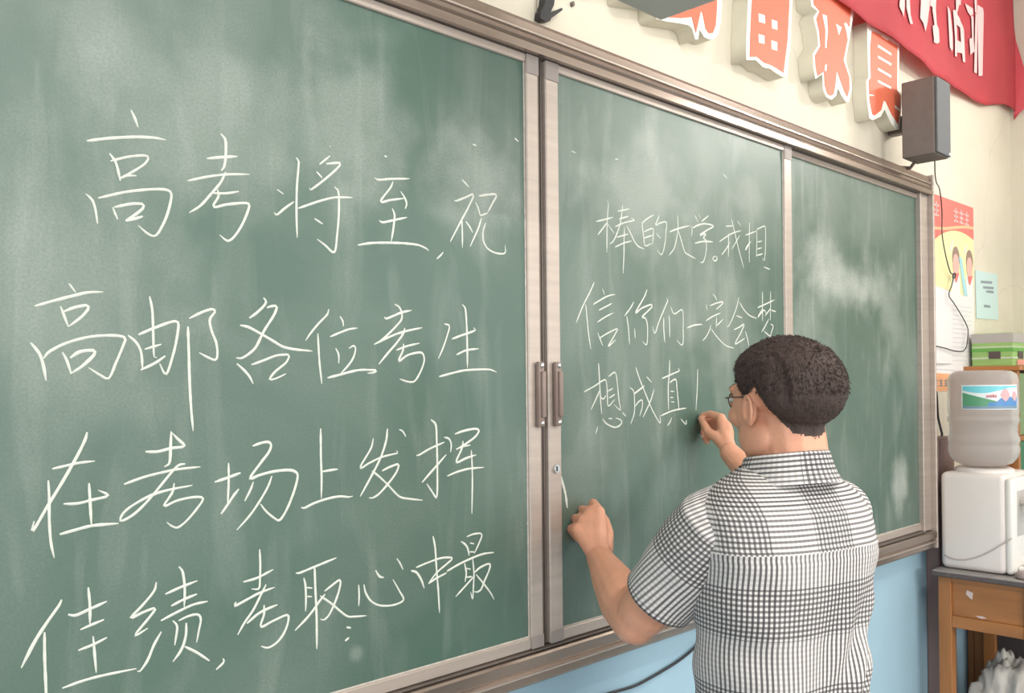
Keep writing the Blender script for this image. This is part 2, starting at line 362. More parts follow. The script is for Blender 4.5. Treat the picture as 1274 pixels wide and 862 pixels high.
# ------------------------------------------------------------------ sliding boards
def screw(bm, x, y, z, r=.006):
    res = bmesh.ops.create_uvsphere(bm, u_segments=12, v_segments=8, radius=r)
    for v in res['verts']: v.co = Vector((v.co.x+x, v.co.y*.6+y, v.co.z+z))
def board(name, label, x0, x1, ysurf, st_l, st_r, seed, dust, smears, z0=1.0345, z1=2.266, rb=.0245, rt=.018, handle=None, grp=None):
    """panel with a green face between four aluminium members; ysurf is the writing plane"""
    t = empty(name, ((x0+x1)/2, ysurf+.015, z0)); tag(t, label, 'blackboard', grp)
    obj('writing_surface', BX(x0+.004, x1-.004, ysurf, ysurf+.012, z0+.004, z1-.004), board_mat('green_chalkboard_%d' % int(seed*10), seed, dust, smears), t)
    yo = ysurf-.007
    if st_l: obj('stile', BX(x0, x0+st_l, yo, ysurf+.016, z0, z1, .0025), M['alu'], t)
    if st_r: obj('stile', BX(x1-st_r, x1, yo, ysurf+.016, z0, z1, .0025), M['alu'], t)
    obj('rail', BX(x0+st_l+.0005, x1-st_r-.0005, yo+.001, ysurf+.015, z1-rt, z1, .002), M['alu'], t)
    obj('rail', BX(x0+st_l+.0005, x1-st_r-.0005, yo+.001, ysurf+.015, z0, z0+rb, .002), M['alu'], t)
    zi0, zi1 = z0+rb, z1-rt
    obj('gasket', BX(x1-max(st_r, .004)-.0032, x1-max(st_r, .004)-.0002, ysurf-.0015, ysurf-.0001, zi0, zi1), M['residue'], t)
    obj('gasket', BX(x0+max(st_l, .004)+.001, x1-max(st_r, .004)-.0033, ysurf-.0015, ysurf-.0001, zi0+.0002, zi0+.0028), M['residue'], t)
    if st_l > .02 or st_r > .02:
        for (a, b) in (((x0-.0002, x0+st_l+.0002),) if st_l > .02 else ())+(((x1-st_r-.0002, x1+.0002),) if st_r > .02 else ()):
            obj('corner_and_shade_piece', BX(a, b, yo-.0015, yo-.0002, z1-.040, z1-.0005, .0005), M['corner'], t)  # top plate: shade at the stile end put in as darker colour
            obj('corner_and_shade_piece', BX(a, b, yo-.0015, yo-.0002, z0+.0005, z0+.026, .0005), M['corner'], t)
    if handle:
        hx = handle
        bm = BX(hx-.0095, hx+.0095, yo-.012, yo-.001, 1.492, 1.628, .004, 2)
        bx(bm, hx-.004, hx+.008, yo-.018, yo-.010, 1.512, 1.608, .003, 2)
        h = obj('handle', bm, M['handle'], t, True, 40); h['label'] = 'brown plastic pull handle'
        for zz in (1.500, 1.620):
            b2 = bmesh.new(); screw(b2, hx, yo-.013, zz, .0055); obj('screw', b2, M['steel'], h, True)
    return t
left = board('sliding_blackboard', 'green sliding blackboard panel at the left filled with four rows of large chalk writing', .30, 1.374, 0.0, .04, .036, 1.3, .8,
      [(.92, 2.04, .16, .22, .22), (1.20, 1.98, .16, .20, .22), (0.911, 1.121, .02, .018, .16), (.62, 2.0, .3, .2, .15), (.45,1.7,.25,.25,.10)], handle=1.364)
mid = board('sliding_blackboard', 'green sliding blackboard panel in the middle on which the man writes three shorter rows', 1.396, 2.439, 0.0, .040, .040, 4.1, 1.0,
      [(1.75, 2.02, .3, .2, .20), (2.05, 1.75, .35, .22, .12), (1.52, 1.42, .10, .2, .10), (2.2, 2.08, .15, .12, .15)], handle=1.4165)
far = board('fixed_blackboard', 'empty green blackboard panel at the right end with hazy wiped chalk swirls', 2.4395, 3.402, .0125, .004, .012, 8.7, 1.25,
      [(2.66, 1.95, .22, .13, .35), (2.83, 1.88, .30, .10, .30), (3.0, 1.90, .22, .14, .26), (3.15, 1.80, .12, .25, .18), (3.22, 1.20, .10, .12, .35), (2.6,1.7,.2,.3,.15)], z0=1.0345)
board('fixed_blackboard', 'empty green blackboard panel at the far left end behind the first sliding panel', -.64, .298, .0125, .012, .004, 11.3, 1.0, [])
# keyed lock on the middle panel's stile
bm = bmesh.new(); lathe(bm, [(0, .006), (.0085, .006), (.010, .003), (.010, 0)], 0, 0, 20)
for v in bm.verts: v.co = Vector((v.co.x+1.415, -.007-v.co.z, v.co.y+1.402))
lk = obj('lock', bm, M['steel'], mid, True, 40)
bm = bmesh.new(); bx(bm, 1.4125, 1.4145, -.0145, -.0125, 1.397, 1.407); obj('keyhole', bm, M['black'], lk)
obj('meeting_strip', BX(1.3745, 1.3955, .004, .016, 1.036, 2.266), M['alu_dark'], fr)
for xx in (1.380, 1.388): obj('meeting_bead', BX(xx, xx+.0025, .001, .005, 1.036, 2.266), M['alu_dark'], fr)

# chalk writing: every character is a part of the panel it is written on
CHALK_LEFT = "528,1983 533,1973 538,1960;466,1927 495,1936 533,1945 561,1949 579,1949;497,1915 506,1903 512,1878;498,1904 522,1914 544,1920 553,1919 547,1908 527,1892 510,1881;511,1881 522,1887 535,1889;464,1853 473,1845 477,1833 480,1813;481,1849 519,1863 555,1872 579,1875 587,1870 583,1847 575,1825 563,1805 552,1806 537,1817;501,1839 504,1831 508,1822;503,1839 527,1847 544,1849 545,1844 534,1833 519,1822;519,1821 532,1826 544,1831|666,1975 674,1966 674,1939 671,1923 666,1917;643,1932 666,1938 694,1944;612,1893 643,1904 677,1913 715,1919;674,1916 665,1898 649,1878 632,1858 614,1845;650,1880 674,1883 696,1889;660,1887 662,1877 653,1859 676,1866 705,1872 714,1870 704,1843 690,1820 677,1809 663,1817|799,1960 804,1954 800,1910 799,1865 800,1827;763,1902 775,1896;758,1864 762,1860 776,1872 794,1886;865,1974 844,1956;857,1959 886,1964 861,1938 826,1910 824,1914;838,1943 849,1934;802,1876 844,1894 874,1904 910,1909;873,1922 881,1916 882,1882 878,1841 872,1810 854,1820 838,1829;833,1863 849,1856;865,1991 866,1990|958,1951 964,1948 993,1954 1036,1961;998,1950 993,1939 970,1910 993,1916 1023,1923;1015,1935 1024,1925 1029,1914 1025,1904;996,1901 1001,1890 998,1865 993,1841;967,1876 973,1873 995,1879 1029,1889;920,1827 951,1834 1010,1840 1053,1841 1072,1837 1080,1833|1115,1833 1108,1826 1099,1819|1164,1979 1182,1967;1144,1936 1148,1935 1172,1945 1194,1954 1182,1930 1161,1898 1133,1855;1163,1905 1164,1876 1164,1846;1173,1899 1183,1890 1191,1879;1208,1953 1232,1959 1256,1962 1246,1945 1231,1923;1199,1940 1206,1929 1211,1916;1210,1914 1231,1922;1215,1911 1206,1889 1184,1851;1226,1902 1219,1885 1219,1867 1230,1852 1252,1845 1278,1847 1279,1864|441,1726 450,1714;397,1692 419,1700 446,1709 466,1715 487,1717;430,1694 435,1680 440,1666;433,1686 448,1693 465,1697 467,1693 458,1681 440,1666;392,1643 403,1628 408,1611 411,1592;408,1622 415,1631 436,1643 468,1653 501,1656 517,1653 514,1641 504,1617 494,1595 483,1599 466,1610;432,1631 438,1619 443,1602;442,1623 455,1632 474,1634 474,1628 458,1612 442,1601|553,1715 557,1694 558,1661 559,1627 563,1625;521,1657 533,1647 540,1633 542,1607;536,1658 560,1669 586,1679 596,1678 594,1657 588,1631 577,1601 567,1617;545,1637 557,1641 570,1645;539,1607 560,1617 576,1628;611,1673 612,1635 613,1590 615,1550 618,1515;613,1685 632,1695 649,1701 655,1698 646,1685 649,1667 656,1650 658,1633 655,1623 642,1627 628,1634|737,1724 742,1719 739,1712 725,1699 712,1690;743,1708 751,1711 761,1711 756,1697 738,1671 723,1644 709,1632 697,1626 689,1627;696,1678 710,1676 732,1666 754,1655 772,1646 796,1642 827,1640;690,1618 703,1607 712,1597 718,1586;715,1616 736,1623 758,1631 774,1633 783,1632 777,1620 758,1606 747,1593 758,1594 777,1602|860,1712 857,1703 840,1687 825,1671 814,1657;838,1670 839,1649 841,1619 845,1585;882,1701 888,1693 889,1684;862,1665 880,1672 900,1679 918,1682;873,1646 879,1635 879,1620;900,1646 910,1651 914,1646 909,1630 897,1615 883,1603;856,1595 879,1600 905,1606 926,1609 958,1608 951,1604 938,1603|999,1728 1009,1724 1015,1714 1015,1702 1004,1690 984,1673 964,1659 953,1654;953,1654 976,1664 1002,1674 1028,1681 1063,1688;976,1704 980,1701 997,1707 1015,1714 1038,1719;1022,1686 1018,1675 1001,1656 983,1639 963,1619;1002,1645 1027,1653 1056,1659;1019,1657 1017,1644 1007,1625 1027,1636 1048,1641 1062,1641 1067,1630 1063,1616 1053,1599 1042,1588 1027,1588 1009,1593|1162,1737 1170,1729 1173,1696 1174,1656 1174,1614;1116,1697 1129,1694 1124,1677 1113,1652 1101,1631;1135,1669 1157,1676 1196,1688 1190,1693;1146,1639 1171,1648 1204,1652;1102,1597 1136,1604 1165,1609 1201,1611 1234,1611 1252,1606|464,1520 461,1509 448,1483 429,1450 410,1419 393,1390 395,1404;418,1472 435,1475 454,1478 474,1479;413,1457 414,1434 414,1401 416,1371 420,1351;466,1449 467,1429 468,1407 469,1389;432,1423 451,1422 470,1425 492,1429 478,1438;427,1382 449,1386 470,1389 506,1388|584,1516 583,1496 581,1469 573,1464;545,1488 563,1487 584,1491 604,1493 593,1505 585,1514;514,1443 542,1451 570,1456 594,1459 629,1460;605,1466 595,1465 584,1455 565,1434 544,1412 525,1397 509,1391 512,1401 525,1411 551,1423 577,1429 616,1433;588,1439 585,1425 572,1406 591,1412 616,1415 633,1412 623,1397 606,1380 593,1372 584,1375 576,1382|675,1463 675,1435 673,1399;652,1435 673,1440 695,1446;662,1385 672,1397 682,1410 692,1421;716,1487 731,1491 744,1492 749,1487 745,1476 729,1458 711,1436 728,1440 754,1444 783,1444 796,1438 796,1426 787,1401 775,1378 763,1364 753,1369 739,1381 729,1394;717,1430 712,1418 702,1401;750,1437 742,1419 726,1396 710,1377 688,1357|842,1510 842,1461 843,1428 842,1392;845,1437 858,1438 875,1439;803,1381 809,1379 827,1385 852,1390 878,1392 898,1389 905,1390|950,1488 945,1471 921,1438 941,1445 969,1454 1004,1459 1000,1464;981,1504 978,1483 966,1454 946,1423 921,1388;968,1429 986,1435 1005,1438 999,1423 980,1404 960,1388 947,1383 939,1384;946,1431 960,1421 980,1404 1006,1380 1027,1374 1060,1368;1007,1501 1015,1498 1022,1488|1081,1517 1093,1507 1095,1478 1096,1429 1094,1371 1082,1383 1070,1398;1046,1452 1052,1452 1077,1462 1114,1473;1059,1401 1076,1415 1096,1431 1118,1449;1113,1482 1125,1479 1131,1468 1129,1453;1140,1487 1162,1492 1192,1495 1203,1491 1192,1479 1168,1467 1143,1457;1143,1458 1161,1462 1180,1464;1161,1473 1158,1459 1143,1433 1168,1439 1195,1444;1120,1408 1144,1414 1174,1418 1215,1418;1182,1454 1184,1422 1184,1384 1182,1330|429,1293 426,1286 410,1265 395,1243 378,1211;407,1253 407,1219 408,1187 409,1157;464,1304 466,1280 466,1252;437,1271 447,1268 465,1273 489,1280;453,1247 468,1251 485,1255;470,1235 472,1210 474,1183;450,1219 470,1223 489,1229;429,1172 458,1176 486,1177 530,1176|560,1296 557,1284 541,1267 522,1250 539,1255 558,1258 551,1248 528,1224 547,1231;567,1222 556,1205 546,1184 535,1171 531,1172;594,1314 600,1305 603,1279 602,1252;573,1276 595,1282 623,1288;582,1257 600,1263 622,1268;566,1238 590,1246 616,1253 639,1254;584,1235 591,1225 587,1198;593,1233 608,1237 623,1237 628,1229 625,1214 621,1195;605,1228 604,1208 597,1189 584,1174;602,1193 621,1180 641,1163|663,1162 665,1156 652,1147|727,1322 728,1298 727,1270 725,1259 712,1261;698,1274 723,1277 751,1286;686,1245 683,1239 703,1245 725,1252 753,1257;738,1264 730,1251 715,1227 700,1210 688,1193;704,1208 727,1221 758,1228;734,1232 734,1217 728,1198 749,1203 776,1208 777,1196 769,1179 756,1167 741,1162 728,1167|792,1274 799,1273 828,1279 871,1288;807,1264 810,1252 811,1228 810,1208;812,1247 823,1244;813,1232 822,1230;828,1278 829,1244 831,1197 831,1141;847,1235 861,1242 878,1249 876,1232 866,1210 855,1193 845,1187 838,1190;848,1230 838,1221 817,1200 790,1180;838,1229 860,1212 891,1185 908,1181 932,1178|916,1235 917,1218 916,1198;927,1234 931,1218 942,1202 958,1192 980,1187 1000,1187 1014,1192 1006,1207 990,1233;952,1255 961,1242 970,1239;999,1269 1006,1260 1013,1247|1084,1299 1089,1276 1092,1233 1096,1190 1098,1153;1031,1242 1044,1237 1055,1222 1062,1205;1043,1246 1071,1251 1104,1255 1131,1251 1117,1242 1092,1229 1072,1212;1072,1212 1092,1219 1116,1225|1153,1280 1165,1272 1171,1263 1174,1250;1168,1287 1185,1290 1205,1289 1208,1284 1198,1267 1187,1252;1176,1274 1187,1271;1175,1257 1188,1255;1117,1228 1148,1237 1181,1244 1211,1248 1240,1247;1162,1237 1166,1217 1163,1201;1164,1227 1177,1223;1166,1209 1181,1208;1183,1243 1186,1214 1184,1185 1182,1164 1177,1179;1187,1215 1204,1223 1228,1226 1226,1213 1214,1195 1204,1179 1193,1176 1185,1179;1185,1207 1164,1193 1138,1176;1191,1211 1210,1191 1230,1168 1239,1154"
CHALK_MID = "1605,1998 1608,1990 1604,1957 1602,1921 1601,1879;1563,1945 1593,1953 1624,1962;1602,1947 1589,1934 1570,1916;1605,1945 1616,1935 1629,1925;1660,1995 1656,1973 1650,1950 1636,1923 1623,1906 1612,1900;1641,1978 1685,1989;1646,1961 1681,1971;1631,1941 1667,1955 1704,1965 1690,1968;1673,1950 1690,1931 1705,1913 1720,1904 1740,1901;1636,1917 1680,1930;1630,1894 1663,1907 1693,1915;1666,1944 1664,1916 1663,1880 1659,1836|1779,1987 1758,1977 1735,1963 1734,1953 1739,1929 1744,1909 1769,1917;1739,1941 1761,1950 1777,1953 1777,1941 1773,1914;1741,1927 1773,1937;1802,1988 1794,1976 1786,1963 1807,1971 1830,1975 1829,1954 1823,1921 1810,1894 1791,1904;1788,1944 1806,1933|1878,1998 1879,1967 1874,1944 1861,1914 1840,1895;1843,1953 1879,1965 1928,1978;1879,1962 1892,1938 1907,1910 1927,1903 1954,1897|1952,2009 1968,1991;1971,2014 1977,2002;2015,2014 1999,2005 1982,1995;1935,1980 1940,1969 1937,1952;1942,1974 1967,1984 1997,1991 2038,1990 2010,1977 1973,1959 1997,1966 2001,1964 1990,1954 2001,1949 2004,1930 1998,1908 1987,1891 1973,1890;1951,1936 1992,1945 2034,1948|2043,1912 2033,1906 2036,1900 2047,1900 2054,1907 2047,1912 2041,1911|2096,1996 2130,2001;2125,2019 2132,2001 2143,1977 2161,1936 2183,1893;2065,1952 2102,1970 2134,1983 2172,1993;2108,1979 2109,1956 2107,1916;2075,1918 2101,1940 2115,1956;2164,1979 2148,1962 2124,1938;2153,2018 2172,2005|2216,2020 2213,1977 2212,1935 2212,1910;2193,1983 2220,1991 2249,2000;2221,1969 2204,1953 2193,1941 2197,1949 2212,1964;2252,2004 2253,1976 2249,1929;2252,2005 2274,2013 2298,2018 2300,1986 2297,1946 2291,1922 2282,1929;2255,1971 2281,1976;2254,1951 2278,1957;2250,1933 2282,1940|1556,1808 1542,1787 1516,1752 1493,1714;1526,1757 1530,1726 1534,1695 1542,1658;1583,1796 1588,1790 1591,1782;1551,1758 1571,1767 1594,1777 1614,1783 1629,1785;1570,1746 1594,1755 1616,1764;1565,1719 1593,1732 1622,1743;1566,1696 1574,1682 1583,1667;1573,1684 1602,1696 1636,1707 1629,1696 1616,1681 1602,1665 1629,1681|1698,1772 1685,1757 1662,1737;1671,1738 1676,1715 1681,1672;1750,1805 1739,1787 1704,1747 1728,1759 1766,1770 1769,1765 1753,1754 1729,1738 1742,1736 1749,1723 1750,1700 1746,1673 1729,1681;1700,1710 1702,1687|1827,1788 1833,1784 1813,1755 1794,1727 1779,1701 1770,1718;1815,1740 1815,1712 1819,1680;1837,1747 1839,1722 1839,1693;1844,1769 1859,1752 1891,1764 1897,1747 1896,1714 1896,1686 1889,1675 1868,1688|1913,1719 1943,1727 1981,1731|2030,1812 2043,1805 2050,1796;2000,1784 2004,1767;2016,1780 2047,1789 2079,1794 2069,1785 2044,1772;1998,1741 2028,1753 2065,1764;2047,1754 2045,1725;2048,1730 2077,1748;2020,1731 2015,1719 1997,1699 1981,1689;2021,1721 2045,1703 2076,1685 2098,1677 2130,1673|2157,1811 2146,1786 2122,1750 2101,1729 2094,1731;2158,1799 2183,1778 2212,1764 2248,1758;2143,1761 2173,1756;2130,1722 2159,1731 2182,1739 2163,1714 2135,1685 2158,1691 2184,1701;2188,1720 2198,1700 2205,1680|2280,1834 2279,1791 2278,1752;2252,1788 2291,1799 2344,1815;2276,1784 2253,1761 2286,1783 2301,1772;2324,1838 2323,1793 2320,1756;2292,1767 2323,1790;2326,1785 2351,1782;2311,1758 2290,1736 2272,1721;2321,1745 2336,1741 2328,1725 2317,1708 2304,1704;2285,1724 2322,1709|1568,1627 1570,1600 1573,1552 1577,1512;1517,1563 1551,1575 1590,1590 1596,1576 1598,1547 1601,1530 1624,1545;1571,1566 1558,1547 1540,1523;1569,1556 1582,1546 1592,1554;1602,1597 1627,1606 1634,1578 1639,1543 1644,1520 1620,1534;1599,1564 1618,1570;1603,1548 1624,1556;1563,1485 1556,1469;1579,1502 1594,1490 1621,1481 1640,1484 1649,1493 1637,1500 1625,1502;1600,1502 1614,1501;1652,1514 1664,1505|1678,1572 1694,1563 1697,1542 1697,1520 1693,1505 1681,1486;1695,1556 1735,1575;1703,1619 1718,1590 1739,1557 1767,1515 1796,1484 1795,1503;1744,1597 1764,1583;1773,1566 1759,1539 1729,1501;1699,1527 1713,1538 1726,1541 1726,1524 1716,1504|1838,1637 1836,1606 1831,1574 1831,1515;1805,1592 1843,1602 1879,1612 1870,1618;1836,1582 1862,1590 1867,1569 1875,1513;1838,1561 1855,1560;1838,1546 1851,1545;1842,1535 1855,1534;1799,1502 1850,1513 1906,1518;1844,1496 1836,1485 1826,1477;1882,1492 1904,1477 1905,1488|1958,1616 1955,1565 1948,1511"
def chalk_character(data, parent, name, w):
    bm = bmesh.new()
    for st in data.split(';'):
        pts = [tuple(int(q)/1000 for q in p.split(',')) for p in st.split()]
        pts = catmull([(p[0], p[1], 0) for p in pts], 6)
        pts = [Vector((p[0], p[1])) for p in pts]
        # resample evenly
        L = [0]
        for a, b in zip(pts, pts[1:]): L.append(L[-1]+(b-a).length)
        if L[-1] < 1e-4: continue
        n = max(2, int(L[-1]/.004)); out = []; j = 0
        for k in range(n+1):
            s = L[-1]*k/n
            while j < len(L)-2 and L[j+1] < s: j += 1
            f = (s-L[j])/max(1e-6, L[j+1]-L[j]); out.append(pts[j].lerp(pts[j+1], min(1, f)))
        ws = w*random.uniform(.9, 1.12); sd = random.random()*50
        prev = None
        for k, p in enumerate(out):
            t = (out[min(k+1, n)]-out[max(k-1, 0)]);
            if t.length < 1e-6: t = Vector((1, 0))
            t.normalize(); nrm = Vector((-t.y, t.x))
            endf = min(1.0, .55+.45*min(k, n-k)/2.5)
            if k > n*.75 and L[-1] > .05: endf *= 1-.25*(k-n*.75)/(n*.25)
            h = ws*.5*endf*(1+.22*noise.noise(Vector((k*.35, sd, 0))))
            q = (bm.verts.new((p.x+nrm.x*h, -.0003, p.y+nrm.y*h)), bm.verts.new((p.x, -.0012, p.y)), bm.verts.new((p.x-nrm.x*h, -.0003, p.y-nrm.y*h)))
            if prev:
                bm.faces.new((prev[0], prev[1], q[1], q[0])); bm.faces.new((prev[1], prev[2], q[2], q[1]))
            prev = q
    return obj(name, bm, M['chalk'], parent)
for i, ch in enumerate(CHALK_LEFT.split('|')):
    chalk_character(ch, left, 'chalk_comma' if i in (4, 20) else 'chalk_character', .0040)
for i, ch in enumerate(CHALK_MID.split('|')):
    chalk_character(ch, mid, 'chalk_full_stop' if i == 4 else ('chalk_exclamation_mark' if i == 17 else 'chalk_character'), .0037)
chalk_character('1435,1391 1452,1348 1459,1313', mid, 'chalk_mark', .006)
for s in '1484,2090 1497,2088|1634,2097 1645,2099|2084,2134 2107,2125|2165,2256 2198,2253|2288,1904 2323,1900'.split('|'):
    chalk_character(s, mid, 'chalk_mark', .004)
for s in '1193,2052 1202,2052|979,1993 985,1993|1309,2086 1320,2081|1336,1296 1335,1292|890,1166 899,1163|887,1143 895,1147'.split('|'):
    chalk_character(s, left, 'chalk_mark', .005)

# ------------------------------------------------------------------ foam slogan characters above the board
FOAM = [([(1.6586, 2.7043), (1.823, 2.7788), (1.8368, 2.7642), (1.9494, 2.8171), (2.0756, 2.8729), (2.0945, 2.8648), (2.0926, 2.6884), (2.0888, 2.5784), (2.0824, 2.5343), (2.071, 2.5026), (2.0491, 2.4819), (2.033, 2.4762), (2.0042, 2.4761), (1.9838, 2.4892), (1.9771, 2.4632), (1.9638, 2.4588), (1.9506, 2.4838), (1.9357, 2.4879), (1.9035, 2.4832), (1.8409, 2.4717), (1.8, 2.466), (1.7927, 2.4718), (1.7905, 2.4987), (1.6759, 2.4765), (1.6678, 2.4953)], [(1.6754, 2.6998), (1.8181, 2.7658), (1.827, 2.7439), (1.8792, 2.7486), (1.939, 2.7988), (2.0699, 2.8557), (2.0691, 2.681), (2.0642, 2.5714), (2.0579, 2.5216), (2.044, 2.497), (2.0254, 2.4906), (2.0099, 2.4997), (1.9975, 2.5347), (1.9899, 2.5413), (1.9791, 2.5119), (1.9657, 2.4762), (1.9487, 2.5123), (1.8988, 2.4956), (1.8317, 2.4798), (1.8094, 2.4792), (1.8034, 2.5052), (1.6846, 2.4897), (1.6784, 2.4985)], [[(1.836, 2.7191), (1.8694, 2.7366), (1.8672, 2.6169), (1.8338, 2.6007)], [(1.7131, 2.6489), (1.7937, 2.6821), (1.7934, 2.6654), (1.7128, 2.6326)], [(1.7119, 2.5811), (1.7925, 2.6126), (1.7922, 2.5959), (1.7116, 2.5649)], [(1.9276, 2.7226), (1.9887, 2.7494), (1.9867, 2.6401), (1.9444, 2.5545), (1.9249, 2.5776)]], []), ([(2.1087, 2.7415), (2.1749, 2.7798), (2.228, 2.8697), (2.3925, 2.9341), (2.4606, 2.8698), (2.5376, 2.8715), (2.5263, 2.8077), (2.4743, 2.7441), (2.4657, 2.6825), (2.454, 2.5849), (2.4327, 2.4717), (2.4094, 2.4652), (2.3596, 2.4686), (2.3374, 2.4725), (2.2979, 2.4676), (2.2575, 2.4781), (2.2092, 2.4663), (2.2103, 2.5216), (2.2182, 2.601), (2.2259, 2.6696), (2.1727, 2.6754), (2.1427, 2.6771), (2.1137, 2.7003)], [(2.1262, 2.7366), (2.1951, 2.7756), (2.2487, 2.8604), (2.3739, 2.9101), (2.4367, 2.8501), (2.503, 2.8482), (2.4949, 2.8098), (2.4531, 2.7495), (2.4468, 2.6771), (2.4352, 2.58), (2.4097, 2.478), (2.3711, 2.4828), (2.3377, 2.484), (2.3025, 2.4812), (2.264, 2.4886), (2.226, 2.4792), (2.2291, 2.5265), (2.237, 2.6063), (2.2469, 2.6759), (2.1831, 2.6896), (2.1331, 2.6903)], [[(2.2731, 2.6131), (2.3121, 2.6183), (2.3137, 2.5938), (2.2747, 2.5888)], [(2.345, 2.6161), (2.381, 2.6202), (2.3804, 2.5935), (2.3467, 2.5902)], [(2.2719, 2.5556), (2.3086, 2.5596), (2.3081, 2.5346), (2.2735, 2.5302)], [(2.3415, 2.5557), (2.3796, 2.5598), (2.379, 2.5331), (2.3431, 2.5298)], [(2.2963, 2.7923), (2.3672, 2.8133), (2.3433, 2.7391), (2.3102, 2.7311)]], []), ([(2.5667, 2.8267), (2.679, 2.8521), (2.6903, 2.8854), (2.7439, 2.9025), (2.787, 2.8807), (2.8773, 2.8932), (2.8747, 2.7939), (2.8498, 2.7173), (2.84, 2.6864), (2.8088, 2.612), (2.8458, 2.5645), (2.854, 2.5303), (2.8301, 2.4815), (2.8098, 2.4772), (2.777, 2.493), (2.7535, 2.5105), (2.7419, 2.4829), (2.7093, 2.4634), (2.6746, 2.4648), (2.6543, 2.485), (2.6503, 2.5302), (2.6058, 2.5053), (2.5945, 2.5355), (2.5905, 2.5781), (2.6267, 2.6139), (2.6195, 2.6534), (2.5983, 2.6913), (2.6242, 2.718), (2.586, 2.7217), (2.5751, 2.7668)], [(2.5864, 2.8233), (2.6893, 2.8454), (2.7028, 2.8794), (2.735, 2.8896), (2.7757, 2.8696), (2.8541, 2.8783), (2.8518, 2.7926), (2.8388, 2.7272), (2.8165, 2.7365), (2.7996, 2.7268), (2.8157, 2.7056), (2.8241, 2.6823), (2.7932, 2.6082), (2.8322, 2.5613), (2.8335, 2.5257), (2.817, 2.4966), (2.794, 2.5119), (2.7462, 2.5666), (2.7341, 2.5137), (2.7226, 2.4837), (2.7011, 2.474), (2.6801, 2.4769), (2.665, 2.4982), (2.6609, 2.5415), (2.6193, 2.5171), (2.6076, 2.5387), (2.6045, 2.5767), (2.64, 2.6148), (2.6329, 2.657), (2.6154, 2.6912), (2.6365, 2.7215), (2.6002, 2.7306), (2.5931, 2.7673)], [[(2.6528, 2.7173), (2.6862, 2.7217), (2.6924, 2.6728), (2.6804, 2.6153), (2.668, 2.617), (2.6714, 2.6722)], [(2.7413, 2.7134), (2.7871, 2.7122), (2.7642, 2.6768)], [(2.6666, 2.5625), (2.6845, 2.5693), (2.6798, 2.5484), (2.663, 2.542)]], []), ([(2.9719, 2.7801), (3.0789, 2.773), (3.1236, 2.7777), (3.2331, 2.7774), (3.2299, 2.7597), (3.2175, 2.611), (3.2469, 2.6006), (3.2398, 2.5428), (3.2214, 2.469), (3.197, 2.4616), (3.1475, 2.4797), (3.0995, 2.5139), (3.0707, 2.4836), (3.0079, 2.4587), (2.9812, 2.4588), (2.9637, 2.5229), (2.9604, 2.5803), (2.9777, 2.5949), (2.9731, 2.6945)], [(3.0064, 2.7591), (3.0785, 2.762), (3.1168, 2.7639), (3.211, 2.7577), (3.2038, 2.6024), (3.233, 2.5892), (3.2261, 2.54), (3.2111, 2.4838), (3.1548, 2.5088), (3.1079, 2.543), (3.0913, 2.5422), (3.0713, 2.5054), (3.0207, 2.4773), (3.0023, 2.4768), (2.9828, 2.5164), (2.9774, 2.5842), (2.9947, 2.5988), (2.9926, 2.6995)], [], [[(3.0499, 2.7237), (3.157, 2.7202), (3.1542, 2.7118), (3.0471, 2.7144)], [(3.0488, 2.6857), (3.156, 2.6846), (3.1531, 2.6756), (3.0461, 2.6764)], [(3.0477, 2.6444), (3.1548, 2.6423), (3.1519, 2.6334), (3.0449, 2.6352)], [(3.0465, 2.6027), (3.1536, 2.6023), (3.1508, 2.5934), (3.0438, 2.5934)], [(3.1822, 2.5448), (3.2261, 2.5372), (3.2232, 2.531), (3.1793, 2.537)], [(2.9761, 2.5383), (3.0103, 2.5436), (3.0102, 2.5404), (2.976, 2.533)], [(3.0787, 2.7675), (3.1363, 2.7701), (3.1295, 2.7573), (3.076, 2.7597)]])]
FLAB = ['orange-red foam character nearest the grey hanging box and partly hidden by it',
        'orange-red foam character second from the left with four small square windows',
        'orange-red foam character third from the left with spreading lower strokes',
        'orange-red foam character beside the black wall speaker with four short white bars']
for k, (sil, face, holes, bars) in enumerate(FOAM):
    t = empty('foam_character', ((sil[0][0]+sil[len(sil)//2][0])/2, .05, min(p[1] for p in sil)))
    tag(t, FLAB[k], 'wall lettering', 'foam slogan characters above the blackboard')
    poly_curve('foam_block', [sil], .048, 0.0012, M['foam'], t)
    poly_curve('white_rim', [sil], .0012, 0.0, M['foam_white'], t)
    poly_curve('red_face', [face]+holes, .0015, -.0015, M['orange'], t)
    for q in bars: poly_curve('white_bar', [q], .0012, -.0028, M['foam_white'], t)

# ------------------------------------------------------------------ red banner in the corner
bt = empty('red_banner', (3.7, .04, 2.77))
tag(bt, 'red cloth banner with pale characters hanging high on the wall into the right corner', 'banner')
low = [(2.0, 2.801), (2.426, 2.781), (2.702, 2.78), (2.929, 2.76), (3.184, 2.754), (3.529, 2.732), (4.176, 2.759), (4.405, 2.813), (5.0, 2.813)]           # lower edge on the front wall (x, z)
def lerp_tab(tab, x):
    for (a, b), (c, d) in zip(tab, tab[1:]):
        if x <= c: return b+(d-b)*(x-a)/(c-a)
    return tab[-1][1]
bm = bmesh.new(); NX, NZ = 90, 24
def banner_base(x): u = max(0, min(1, (x-3.35)/.7)); return -.022+.046*u*u*(3-2*u)
def banner_y(x, z): return banner_base(x)+.005-.004*math.sin(x*9+z*4)-.003*math.sin(x*23-z*7)-.003*noise.noise(Vector((x*4, z*4, 0)))
grid = []
